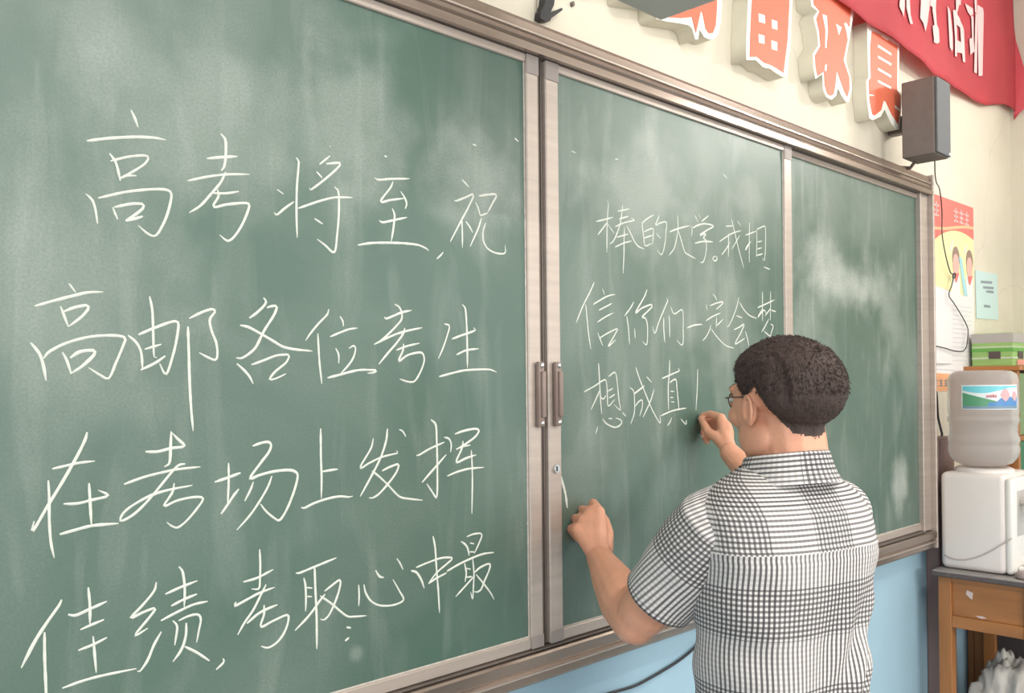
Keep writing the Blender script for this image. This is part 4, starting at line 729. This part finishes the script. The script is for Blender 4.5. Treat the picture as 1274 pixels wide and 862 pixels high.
def capsule(bm, a, b, ra, rb, seg=14):
    a, b = Vector(a), Vector(b); d = b-a; L = d.length
    if L < 1e-6: return
    t = d/L; u = t.orthogonal().normalized(); w = t.cross(u)
    rings = []
    N = 5
    for i in range(1, N+1):
        an = -math.pi/2+math.pi/2*i/N; rings.append((a+t*ra*math.sin(an), ra*math.cos(an)))
    for i in range(0, N):
        an = math.pi/2*i/N; rings.append((b+t*rb*math.sin(an), rb*math.cos(an)))
    vs = [[bm.verts.new(c+(u*math.cos(2*math.pi*k/seg)+w*math.sin(2*math.pi*k/seg))*r) for k in range(seg)] for c, r in rings]
    p0 = bm.verts.new(a-t*ra); p1 = bm.verts.new(b+t*rb)
    for k in range(seg):
        k2 = (k+1)%seg
        bm.faces.new((p0, vs[0][k2], vs[0][k])); bm.faces.new((p1, vs[-1][k], vs[-1][k2]))
        for i in range(len(vs)-1): bm.faces.new((vs[i][k], vs[i][k2], vs[i+1][k2], vs[i+1][k]))
def chain(bm, pts, rs):
    for i in range(len(pts)-1): capsule(bm, pts[i], pts[i+1], rs[i], rs[i+1])
def ellipsoid(bm, c, axes, radii, seg=24):
    r = bmesh.ops.create_uvsphere(bm, u_segments=seg, v_segments=seg//2+2, radius=1)
    X, Y, Z = [Vector(a) for a in axes]
    for v in r['verts']:
        p = v.co.copy(); v.co = Vector(c)+X*(p.x*radii[0])+Y*(p.y*radii[1])+Z*(p.z*radii[2])
def remeshed(name, bm, voxel, smooth_it=6, factor=.5):
    me = bpy.data.meshes.new(name+'_raw'); bm.to_mesh(me); bm.free()
    tmp = bpy.data.objects.new(name+'_raw', me); col.objects.link(tmp)
    md = tmp.modifiers.new('r', 'REMESH'); md.mode = 'VOXEL'; md.voxel_size = voxel; md.adaptivity = 0
    s = tmp.modifiers.new('s', 'SMOOTH'); s.iterations = smooth_it; s.factor = factor
    bpy.context.view_layer.update()
    out = bpy.data.meshes.new_from_object(tmp.evaluated_get(bpy.context.evaluated_depsgraph_get()))
    bpy.data.objects.remove(tmp); bpy.data.meshes.remove(me)
    b2 = bmesh.new(); b2.from_mesh(out); bpy.data.meshes.remove(out)
    return b2

man = empty('person', (1.455, -.52, 0), 0)
tag(man, 'man with short black hair in a checked short-sleeved shirt writing on the blackboard', 'person')

# head frame
HC = V(*(1.4611, -0.5118, 1.5456))
HAZ = math.radians(71)
hf = V(math.cos(HAZ), math.sin(HAZ), 0); hl = V(-hf.y, hf.x, 0); hu = V(0, 0, 1)
tilt = math.radians(-4); hf, hu = hf*math.cos(tilt)+hu*math.sin(tilt), hu*math.cos(tilt)-hf*math.sin(tilt)
def H(fw, lf, up): return HC+hf*fw+hl*lf+hu*up
bm = bmesh.new()
ax = (hf, hl, hu)
ellipsoid(bm, H(-.010, 0, .030), ax, (.097, .078, .070), 32)      # cranium
ellipsoid(bm, H(-.040, 0, .022), ax, (.070, .076, .066), 32)
ellipsoid(bm, H(.030, 0, -.005), ax, (.066, .069, .085), 32)      # face
ellipsoid(bm, H(.042, 0, -.055), ax, (.050, .056, .055), 24)      # jaw
ellipsoid(bm, H(.072, 0, -.088), ax, (.022, .026, .018), 16)      # chin
for s in (-1, 1):
    ellipsoid(bm, H(.060, s*.040, -.020), ax, (.028, .026, .024), 16)      # cheekbones
    ellipsoid(bm, H(.012, s*.055, -.062), ax, (.040, .020, .034), 16)      # jaw corners
    ellipsoid(bm, H(.077, s*.030, .028), ax, (.013, .024, .010), 16)       # brow
chain(bm, [H(.090, 0, .022), H(.104, 0, .002), H(.112, 0, -.016)], [.007, .009, .0105])   # nose
for s in (-1, 1): ellipsoid(bm, H(.100, s*.011, -.020), ax, (.010, .008, .007), 12)
ellipsoid(bm, H(.092, 0, -.046), ax, (.010, .024, .006), 14)      # upper lip
ellipsoid(bm, H(.090, 0, -.057), ax, (.010, .020, .007), 14)      # lower lip
# ears
for s in (-1, 1):
    ec = H(-.004, s*.077, -.014)
    rim = []
    for k in range(11):
        a = math.radians(-70+k*29)     # open C shape
        rim.append(ec+hf*(.0135*math.cos(a)*-1)+hu*(.0235*math.sin(a)+.002)+hl*(s*(.003+.006*(math.cos(a)*.5+.5))))
    chain(bm, rim, [.0038]*len(rim))
    ellipsoid(bm, ec+hl*(s*-.003), ax, (.013, .0065, .022), 14)
    ellipsoid(bm, ec+hf*.002+hu*-.021+hl*(s*.002), ax, (.008, .005, .008), 12)
# neck
nb = bpt(.004, -.002, 1.385)
chain(bm, [H(-.012, 0, -.045), H(-.020, 0, -.095), nb], [.060, .058, .060])
# torso under the shirt
def ring_ell(lat, fw, z, a, b, h): ellipsoid(bm, bpt(lat, fw, z), (r_, f_, V(0, 0, 1)), (a, b, h), 28)
ring_ell(0, 0, 1.25, .150, .095, .150); ring_ell(0, .0, 1.10, .145, .092, .16); ring_ell(0, 0, .95, .155, .100, .14)
SL = V(*(1.3145, -0.4643, 1.3424)); SR = V(*(1.61, -0.5441, 1.3406))
capsule(bm, bpt(-.04, 0, 1.335), SL+V(0, 0, -.01), .045, .034); capsule(bm, bpt(.06, 0, 1.335), SR, .045, .036)
# arms
EL = V(*(1.306, -0.3002, 1.1511)); WL = V(*(1.4314, -0.1128, 1.2239))
ER = V(*(1.8368, -0.3595, 1.2442)); WR = V(*(1.8865, -0.1365, 1.4139))
chain(bm, [SL, SL.lerp(EL, .45), EL.lerp(SL, .12), EL], [.040, .046, .047, .041])
chain(bm, [EL, EL.lerp(WL, .28), EL.lerp(WL, .62), EL.lerp(WL, .90), WL], [.042, .048, .040, .030, .0275])
chain(bm, [SR, SR.lerp(ER, .5), ER], [.046, .044, .038])
chain(bm, [ER, ER.lerp(WR, .3), ER.lerp(WR, .65), ER.lerp(WR, .90), WR], [.038, .041, .035, .027, .0245])
# left fist resting on the board
KN = [V(*p) for p in ((1.4711, -0.0783, 1.3104), (1.4628, -0.0631, 1.3047), (1.4481, -0.0555, 1.292), (1.4321, -0.0537, 1.2751))]
PI = [V(*p) for p in ((1.5162, -0.0245, 1.3199), (1.4999, -0.0084, 1.3061), (1.481, -0.0037, 1.2884), (1.4635, -0.0074, 1.2682))]
DI = [V(*p) for p in ((1.5365, -0.0161, 1.2924), (1.5225, -0.0023, 1.2802), (1.5048, 0.0012, 1.2642), (1.4872, -0.0024, 1.2473))]
TI = [V(*p) for p in ((1.5235, -0.0383, 1.2749), (1.5122, -0.0272, 1.2663), (1.4958, -0.025, 1.2523), (1.4782, -0.0286, 1.241))]
for i in range(4):
    base = WL.lerp(KN[i], .25)
    chain(bm, [base, WL.lerp(KN[i], .7), KN[i]], [.020, .0168, .0138])
    chain(bm, [KN[i], PI[i], DI[i], TI[i]], [.0130, .0108, .0094, .0082])
ellipsoid(bm, (WL*.9+KN[0]+KN[1]+KN[2]*.6)/3.5+V(0, .006, 0), ((KN[0]-KN[3]).normalized(), (KN[1]-WL).normalized(), (KN[0]-KN[3]).cross(KN[1]-WL).normalized()), (.037, .044, .019), 18)
TH = [V(*p) for p in ((1.4678, -0.0954, 1.2367), (1.4947, -0.08, 1.2637), (1.5182, -0.0542, 1.2841), (1.5262, -0.0341, 1.2987))]
chain(bm, TH, [.019, .0150, .0115, .0092])
# right hand holding the chalk
cb = V(*(1.9333, -0.0986, 1.4547))
KR = [V(*p) for p in ((1.9408, -0.0784, 1.4934), (1.9598, -0.073, 1.4787), (1.9655, -0.0645, 1.4602), (1.9623, -0.057, 1.442))]
for k in range(4):
    chain(bm, [WR.lerp(KR[k], .2), WR.lerp(KR[k], .65), KR[k]], [.018, .015, .0125])
chain(bm, [KR[0], V(*(1.9567, -0.0379, 1.5022)), V(*(1.9607, -0.0138, 1.4976)), V(*(1.9633, -0.0023, 1.4892))], [.0112, .0098, .0086, .0076])
chain(bm, [KR[1], V(*(1.9824, -0.028, 1.485)), V(*(1.9806, -0.0052, 1.4804)), V(*(1.9747, 0.0007, 1.4723))], [.0112, .0098, .0086, .0074])
chain(bm, [KR[2], V(*(1.9822, -0.0207, 1.4643)), V(*(1.9691, -0.0077, 1.4584)), V(*(1.9563, -0.0161, 1.449))], [.0108, .0094, .0082, .0072])
chain(bm, [KR[3], V(*(1.9722, -0.0247, 1.4445)), V(*(1.9592, -0.0189, 1.4388)), V(*(1.9507, -0.0315, 1.4315))], [.010, .0086, .0075, .0066])
chain(bm, [V(*(1.8927, -0.1217, 1.4264)), V(*(1.9019, -0.0958, 1.4443)), V(*(1.9095, -0.0614, 1.4605)), V(*(1.9351, -0.0306, 1.4806)), V(*(1.9503, -0.0134, 1.4898))], [.0165, .0145, .0112, .0095, .0078])
ellipsoid(bm, cb, ((KR[0]-KR[3]).normalized(), (KR[1]-WR).normalized(), (KR[0]-KR[3]).cross(KR[1]-WR).normalized()), (.030, .042, .017), 18)
# legs
for s in (-1, 1):
    hp = bpt(s*.085, 0, .90); kn = bpt(s*.095, .015, .48); an = bpt(s*.10, -.005, .085)
    chain(bm, [hp, kn, an], [.078, .052, .036])
    chain(bm, [an+V(0, 0, -.045), bpt(s*.11, .13, .04)], [.036, .028])
raw = bm
body_bm = remeshed('body', raw, .0030, 5)
body = obj('body', body_bm, M['skin'], man, True)
bvh = BVHTree.FromPolygons([v.co.copy() for v in body.data.vertices], [tuple(p.vertices) for p in body.data.polygons])

# hair: a shell lifted off the scalp, cut at the hairline
def smooth01(x): x = max(0, min(1, x)); return x*x*(3-2*x)
def hair_thick(d):
    """d: unit direction in the head frame (forward, left, up); >0 inside the hair"""
    fw, lf, up = d
    az = math.degrees(math.atan2(abs(lf), fw))           # 0 front .. 180 back
    el = math.degrees(math.asin(up))
    tab = ((0, 46), (35, 40), (58, 22), (70, 6), (79, -3), (87, 5), (97, 13), (104, 0), (112, -18), (124, -34), (145, -45), (180, -47))
    lim = tab[-1][1]
    for (a, b), (c, e) in zip(tab, tab[1:]):
        if az <= c: lim = b+(e-b)*(az-a)/(c-a); break
    return el-lim
bm = bmesh.new(); NU, NV = 180, 110; grid = []; origin = H(-.008, 0, .012)
for j in range(NV+1):
    el = -64+154*j/NV; row = []
    for i in range(NU):
        a = 2*math.pi*i/NU; e = math.radians(el)
        d = V(math.cos(e)*math.cos(a), math.cos(e)*math.sin(a), math.sin(e))
        w = hf*d.x+hl*d.y+hu*d.z
        hit = bvh.ray_cast(origin+w*.25, -w, .3)
        rr = (hit[0]-origin).length if hit[0] else .08
        s = hair_thick(d)+1.2*noise.noise(d*6)
        # scalp only: do not follow the ears outward
        if abs(d.y) > .6: rr = min(rr, .088)
        th = .0095*smooth01((s+1.5)/16)+.004*smooth01((d.z-.2)*2)+(.0012*noise.noise(d*30)+.0018*noise.noise(V(d.x*14, d.y*14, d.z*5)))*smooth01((s-1)/12)
        crown = (d-V(-.62, -.05, .78).normalized()).length
        th -= .004*smooth01(1-crown/.28)
        row.append((bm.verts.new(origin+w*(rr+max(-.003, th) if s > -3 else rr-.004)), s))
    grid.append(row)
for j in range(NV):
    for i in range(NU):
        q = [grid[j][i], grid[j][(i+1)%NU], grid[j+1][(i+1)%NU], grid[j+1][i]]
        if max(x[1] for x in q) > -1.5: bm.faces.new([x[0] for x in q])
bmesh.ops.delete(bm, geom=[v for v in bm.verts if not v.link_faces], context='VERTS')
scalp_bm = bm.copy()
hair = obj('hair', bm, M['hair'], man, True)
# short strands over the shell
scalp_bm.faces.ensure_lookup_table(); scalp_bm.normal_update(); fs = scalp_bm.faces[:]
verts = []; faces = []
rng = random.Random(5); whorl = H(-.07, -.01, .085)
for k in range(16000):
    f = fs[rng.randrange(len(fs))]
    vs = f.verts; u, v = rng.random(), rng.random()
    p = vs[0].co.lerp(vs[1].co, u).lerp(vs[3].co.lerp(vs[2].co, u), v) if len(vs) == 4 else f.calc_center_median()
    n = f.normal
    if n.dot(p-origin) < 0: n = -n
    out = (p-whorl); out = out-n*out.dot(n)
    sw = n.cross(out.normalized()) if out.length > 1e-4 else V(0, 0, 0)
    flow = (out.normalized()*.9+sw*.35+V(rng.uniform(-.3, .3), rng.uniform(-.3, .3), rng.uniform(-.3, .15))).normalized()
    low = (p-origin).dot(hu)
    if low < -.045: continue
    L = rng.uniform(.006, .011)*(.4 if low < 0 else 1)
    tip = p+flow*L*.97+n*L*.10
    side = flow.cross(n).normalized()*.00045
    b = len(verts); verts += [p-side-n*.001, p+side-n*.001, p+flow*L*.5+n*L*.11, tip]
    faces += [(b, b+1, b+2), (b+1, b+3, b+2), (b+2, b+3, b)]
scalp_bm.free()
me = bpy.data.meshes.new('hair_strands'); me.from_pydata([tuple(v) for v in verts], [], faces); me.materials.append(M['hair'])
hs = bpy.data.objects.new('hair_strands', me); link(hs); hs.parent = hair; hs.matrix_parent_inverse = parent_world(hair).inverted(); hs['kind'] = 'stuff'

# eyes, brows, glasses
eye_w = mat('eye_white', (.8, .78, .75), .2)
for s in (-1, 1):
    bm = bmesh.new(); ellipsoid(bm, H(.080, s*.032, .010), ax, (.010, .014, .0075), 16); e = obj('eye', bm, eye_w, man, True)
    bm = bmesh.new(); ellipsoid(bm, H(.0885, s*.032, .010), ax, (.0025, .005, .005), 12); obj('iris', bm, M['black'], e, True)
    bm = bmesh.new(); chain(bm, [H(.090, s*.014, .030), H(.092, s*.030, .036), H(.082, s*.048, .031)], [.003, .0035, .002]); obj('eyebrow', bm, M['hair'], man, True)
gm = mat('dark_metal_spectacle_frame', (.10, .07, .06), .35, .4)
bm = bmesh.new()
for s in (-1, 1):
    ring = [H(.092-.010*abs(math.cos(a))*(1 if math.cos(a)*s > 0 else 0), s*.032+.021*math.cos(a), .008+.016*math.sin(a)) for a in [2*math.pi*k/24 for k in range(25)]]
    tube(bm, ring, .0009, 6)
    tube(bm, [H(.082, s*.053, .012), H(.074, s*.066, .013), H(.04, s*.078, .012), H(.004, s*.080, .010), H(-.010, s*.081, .0)], .0014, 6)
tube(bm, [H(.092, -.011, .010), H(.101, 0, .014), H(.092, .011, .010)], .0012, 6)
gl = obj('glasses', bm, gm, man, True)
lens_m = glass_mat('lens_glass', (.95, .95, .95), .02, 1.2); lens_m.node_tree.nodes['Principled BSDF'].inputs['Transmission Weight'].default_value = 1
for s in (-1, 1):
    bm = bmesh.new(); bm.faces.new([bm.verts.new(H(.0905-.009*abs(math.cos(a))*(1 if math.cos(a)*s > 0 else 0), s*.032+.0205*math.cos(a), .008+.0155*math.sin(a))) for a in [2*math.pi*k/24 for k in range(24)]])
    obj('lens', bm, lens_m, gl)
# fingernails
nail = mat('fingernail', (.72, .45, .38), .3)
for p in ((1.9506, -0.0109, 1.4928), (1.9463, -0.0203, 1.4455)):
    bm = bmesh.new(); ellipsoid(bm, V(*p), (r_, f_, V(0, 0, 1)), (.004, .005, .0045), 10); obj('fingernail', bm, nail, man, True)
# the stick of chalk
c0 = V(1.960, -.001, 1.489); c1 = V(*(1.9507, -0.0179, 1.4858))
ck = obj('chalk_stick', tube(bmesh.new(), [c0, c1], [.0042, .0048], 10), M['chalk'], None, True)
tag(ck, 'short stub of white chalk pinched in the fingers of the raised right hand', 'chalk')

# ------------------------------------------------------------------ checked shirt
def check_mat():
    m = bpy.data.materials.new('black_white_checked_cotton'); m.use_nodes = True
    nt = m.node_tree; N = nt.nodes; L = nt.links; b = N['Principled BSDF']; b.inputs['Roughness'].default_value = .85
    uv = N.new('ShaderNodeUVMap'); uv.uv_map = 'cloth'; sp = N.new('ShaderNodeSeparateXYZ'); L.new(uv.outputs[0], sp.inputs[0])
    def math_(op, a, bv=None, c=None):
        n = N.new('ShaderNodeMath'); n.operation = op
        for i, x in enumerate((a, bv, c)):
            if x is None: continue
            if isinstance(x, (int, float)): n.inputs[i].default_value = x
            else: L.new(x, n.inputs[i])
        return n.outputs[0]
    P = .0086
    def stripes(s, duty, soft=.10):
        f = math_('FRACT', math_('DIVIDE', s, P)); d = math_('ABSOLUTE', math_('SUBTRACT', f, .5))
        mr = N.new('ShaderNodeMapRange'); mr.inputs[1].default_value = duty/2+soft/2; mr.inputs[2].default_value = duty/2-soft/2; mr.inputs[3].default_value = 0; mr.inputs[4].default_value = 1
        L.new(d, mr.inputs[0]); return mr.outputs[0]
    a = stripes(sp.outputs['X'], .46); c = stripes(sp.outputs['Y'], .50)
    # cross stripes come in bands
    band = math_('FRACT', math_('DIVIDE', math_('ADD', sp.outputs['Y'], .012), P*20)); band = math_('LESS_THAN', band, .5)
    c2 = math_('MULTIPLY', c, math_('MULTIPLY_ADD', band, .62, .18))
    bandx = math_('FRACT', math_('DIVIDE', math_('ADD', sp.outputs['X'], 10+P*5), P*22)); bandx = math_('LESS_THAN', bandx, .5)
    a2 = math_('MULTIPLY', a, math_('MULTIPLY_ADD', bandx, .12, .78))
    inv = math_('MULTIPLY', math_('SUBTRACT', 1.0, math_('MULTIPLY', a2, .95)), math_('SUBTRACT', 1.0, math_('MULTIPLY', c2, .88)))
    mx = N.new('ShaderNodeMix'); mx.data_type = 'RGBA'; L.new(inv, mx.inputs[0]); mx.inputs[6].default_value = (.030, .026, .032, 1); mx.inputs[7].default_value = (.72, .68, .67, 1)
    L.new(mx.outputs[2], b.inputs['Base Color'])
    tc = N.new('ShaderNodeTexCoord'); n = N.new('ShaderNodeTexNoise'); n.inputs['Scale'].default_value = 14; n.inputs['Detail'].default_value = 3; L.new(tc.outputs['Object'], n.inputs['Vector'])
    bp = N.new('ShaderNodeBump'); bp.inputs['Strength'].default_value = .25; bp.inputs['Distance'].default_value = .01; L.new(n.outputs['Fac'], bp.inputs['Height']); L.new(bp.outputs[0], b.inputs['Normal'])
    return m
M['check'] = check_mat()
def sheet(name, grid, uvf, parent, closed=True, keep=None, thick=.0015):
    """grid[j][i] of points -> mesh with metric cloth uv given by uvf(j, i)"""
    bm = bmesh.new(); uvl = bm.loops.layers.uv.new('cloth')
    vs = [[bm.verts.new(p) for p in row] for row in grid]
    nj = len(grid); ni = len(grid[0])
    for j in range(nj-1):
        for i in range(ni if closed else ni-1):
            if keep and not keep(j, i): continue
            i2 = (i+1)%ni
            f = bm.faces.new((vs[j][i], vs[j][i2], vs[j+1][i2], vs[j+1][i]))
            iu = i+1 if closed else i2
            for l, (jj, ii) in zip(f.loops, ((j, i), (j, iu), (j+1, iu), (j+1, i))): l[uvl].uv = uvf(jj, ii)
    bmesh.ops.delete(bm, geom=[v for v in bm.verts if not v.link_faces], context='VERTS')
    return obj(name, bm, M['check'], parent, True)
# torso rings: z, half width, half depth, forward offset, corner exponent
RG = [(.84, .182, .128, 0, 2.3), (.95, .178, .124, 0, 2.3), (1.05, .172, .118, -.002, 2.35), (1.15, .172, .116, -.006, 2.4), (1.23, .178, .118, -.012, 2.45), (1.29, .184, .116, -.016, 2.5),
      (1.33, .184, .108, -.016, 2.5), (1.36, .180, .101, -.014, 2.4), (1.382, .167, .090, -.010, 2.3), (1.400, .146, .080, -.006, 2.2), (1.414, .118, .074, -.002, 2.1), (1.424, .088, .070, 0, 2.05), (1.432, .070, .066, 0, 2)]
def ring_at(z):
    for a, b in zip(RG, RG[1:]):
        if z <= b[0]:
            t = (z-a[0])/(b[0]-a[0]); t = max(0, t); return [a[k]+(b[k]-a[k])*t for k in range(5)]
    return list(RG[-1])
zs = []
z = .84
while z < 1.432: zs.append(z); z += .008 if z < 1.34 else .0035
zs.append(1.432)
NI = 220; T = []; UVT = []
vlen = 0; prev = None
for j, z in enumerate(zs):
    _, a, b, fo, ex = ring_at(z); row = []
    lean = .0
    for i in range(NI):
        th = 2*math.pi*i/NI            # 0 = middle of the back, going towards his right
        c, s = math.cos(th), math.sin(th)
        a_, b_ = a*(.965-.02*smooth01((1.3-z)/.2)), b*.95
        lat = a_*math.copysign(abs(s)**(2/ex), s); fw = -b_*math.copysign(abs(c)**(2/ex), c)+fo
        # cloth: loose folds gather on the right lower back
        low_ = smooth01((1.27-z)/.2); side = math.exp(-((lat-.10)/.07)**2)*(1 if c > -.2 else 0)
        fold = .013*low_*side*math.sin((lat*.9+(1.3-z)*.42)*95)+.0045*low_*math.sin(lat*46+z*17+1.3*math.sin(z*9))*(.5+.5*math.cos(th))
        fold += .0035*math.sin(z*62+lat*25)*math.exp(-((abs(lat)-.15)/.05)**2)*smooth01((1.33-z)/.08)
        fold += .003*noise.noise(V(lat*11, z*7, s*2))
        fold -= .008*math.exp(-(lat/.03)**2)*smooth01((1.33-z)/.3)*(1 if c > 0 else 0)*.6
        nx, ny = s, -c
        if 1.302 < z < 1.312 and c > -.35: fold += .0022
        row.append(bpt(lat+nx*fold, fw+ny*fold, z))
    T.append(row)
    arc = [0]
    for i in range(NI//2): arc.append(arc[-1]+(row[i+1]-row[i]).length)
    arcn = [0]
    for i in range(NI//2): arcn.append(arcn[-1]-(row[-i-1]-row[-i % NI]).length)
    if prev is not None: vlen += (row[0]-prev[0]).length*.5+(row[NI//6]-prev[NI//6]).length*.5
    prev = row; UVT.append((arc, arcn, vlen))
ZY = 1.307
jy = min(range(len(zs)), key=lambda j: abs(zs[j]-ZY))
def uvt(j, i):
    arc, arcn, v = UVT[j]
    u = arc[i] if i <= NI//2 else arcn[min(NI-i, NI//2)]
    if i == NI: u = 0.0
    return (u, v)
shirt = sheet('shirt', T, uvt, man, True, keep=lambda j, i: j < jy)
yoke = sheet('yoke', T, lambda j, i: (uvt(j, i)[1], uvt(j, i)[0]+.022), shirt, True, keep=lambda j, i: j >= jy)
# sleeves
def sleeve(S, E, inward, frac, r0, r1, flip):
    t = (E-S).normalized(); top = (V(0, 0, 1)-t*t.z).normalized(); w = t.cross(top).normalized()
    st = S; L = (S.lerp(E, frac)-st); n = 52; g = []
    ni = 84; ax_ = L.normalized(); Ln = L.length
    for j in range(n+1):
        f = j/n*1.22-.22; c = st+L*f+inward*(1-smooth01((f+.22)/.22)); f = max(0, f)
        grow = smooth01(f/.30)
        rt = (r0[0]*(1-f)+r1[0]*f)*(.94+.06*grow); rw = (r0[1]*(1-f)+r1[1]*f)*(.94+.06*grow)
        row = []
        for i in range(ni):
            a = 2*math.pi*i/ni; ca, sa = math.cos(a), math.sin(a)
            k = 1+.035*f*math.sin(a*3+f*7)+.02*noise.noise(V(ca*2, sa*2, f*5))
            sag = -.012*f*(1 if ca < 0 else 0)*abs(ca)
            row.append(c+top*(rt*ca*k+sag)+w*(rw*sa*k))
        g.append(row)
    # turned hem: the cloth folds back inside
    for d, kk in ((.0, .975), (-.02, .96), (-.05, .93)):
        base = g[n]; c = st+L; g.append([c+(p-c)*kk+ax_*d for p in base])
    tot = 2*math.pi*(r0[0]+r0[1])/2
    def uvs(j, i): return (tot*i/ni*(1-.10*min(1, j/n)), Ln*(min(j, n)/n*1.22-.22)-.012)
    return sheet('sleeve', g, uvs, shirt, True)
sleeve(SL, EL, r_*.075+V(0, 0, .006), .72, (.070, .066), (.061, .063), 1)
sleeve(SR, ER, r_*-.075+V(0, 0, .006), .72, (.062, .060), (.060, .062), 1)
# collar
nc0 = (bpt(0, -.004, 1.424)+H(-.020, 0, -.118))/2; nc0.z = 1.424; nc1 = H(-.019, 0, -.083)
nup = (nc1-nc0).normalized(); 
g = []; ni = 72
prof = [(.066, .000), (.0665, .012), (.067, .024), (.0675, .034), (.070, .038), (.0735, .036), (.077, .026), (.081, .013), (.086, .001), (.092, -.010), (.094, -.014)]
for r, h in prof:
    row = []
    for i in range(ni+1):
        a = math.radians(-160+320*i/ni)       # 0 at the nape, open at the throat
        dr = -f_*math.cos(a)+r_*math.sin(a)
        drop = -.020*(1-math.cos(a))*.5
        pt_ = .020*smooth01((abs(math.degrees(a))-115)/45) if r > .075 else 0
        row.append(nc0+V(0, 0, h+drop-pt_*(.6 if h < .02 else 0)+.004)+dr*(r-.002+.001*math.sin(a*5)))
    g.append(row)
cum = [0]
for j in range(1, len(g)): cum.append(cum[-1]+(g[j][ni//2]-g[j-1][ni//2]).length)
col_ = sheet('collar', g, lambda j, i: (cum[j], .07*math.radians(320)*i/ni), shirt, False)
# trousers and shoes
bm = bmesh.new()
for s in (-1, 1):
    chain(bm, [bpt(s*.080, 0, .88), bpt(s*.095, .015, .48), bpt(s*.10, -.003, .10)], [.095, .072, .060])
ellipsoid(bm, bpt(0, 0, .90), (r_, f_, V(0, 0, 1)), (.165, .112, .10), 24)
obj('trousers', remeshed('trousers', bm, .008, 4), M['trousers'], man, True)
for s in (-1, 1):
    bm = bmesh.new(); chain(bm, [bpt(s*.10, -.03, .048), bpt(s*.11, .10, .045), bpt(s*.115, .17, .038)], [.046, .044, .036])
    b2 = remeshed('shoe', bm, .006, 4)
    for v in b2.verts: v.co.z = max(v.co.z, .001)
    obj('shoe', b2, M['shoe'], man, True)
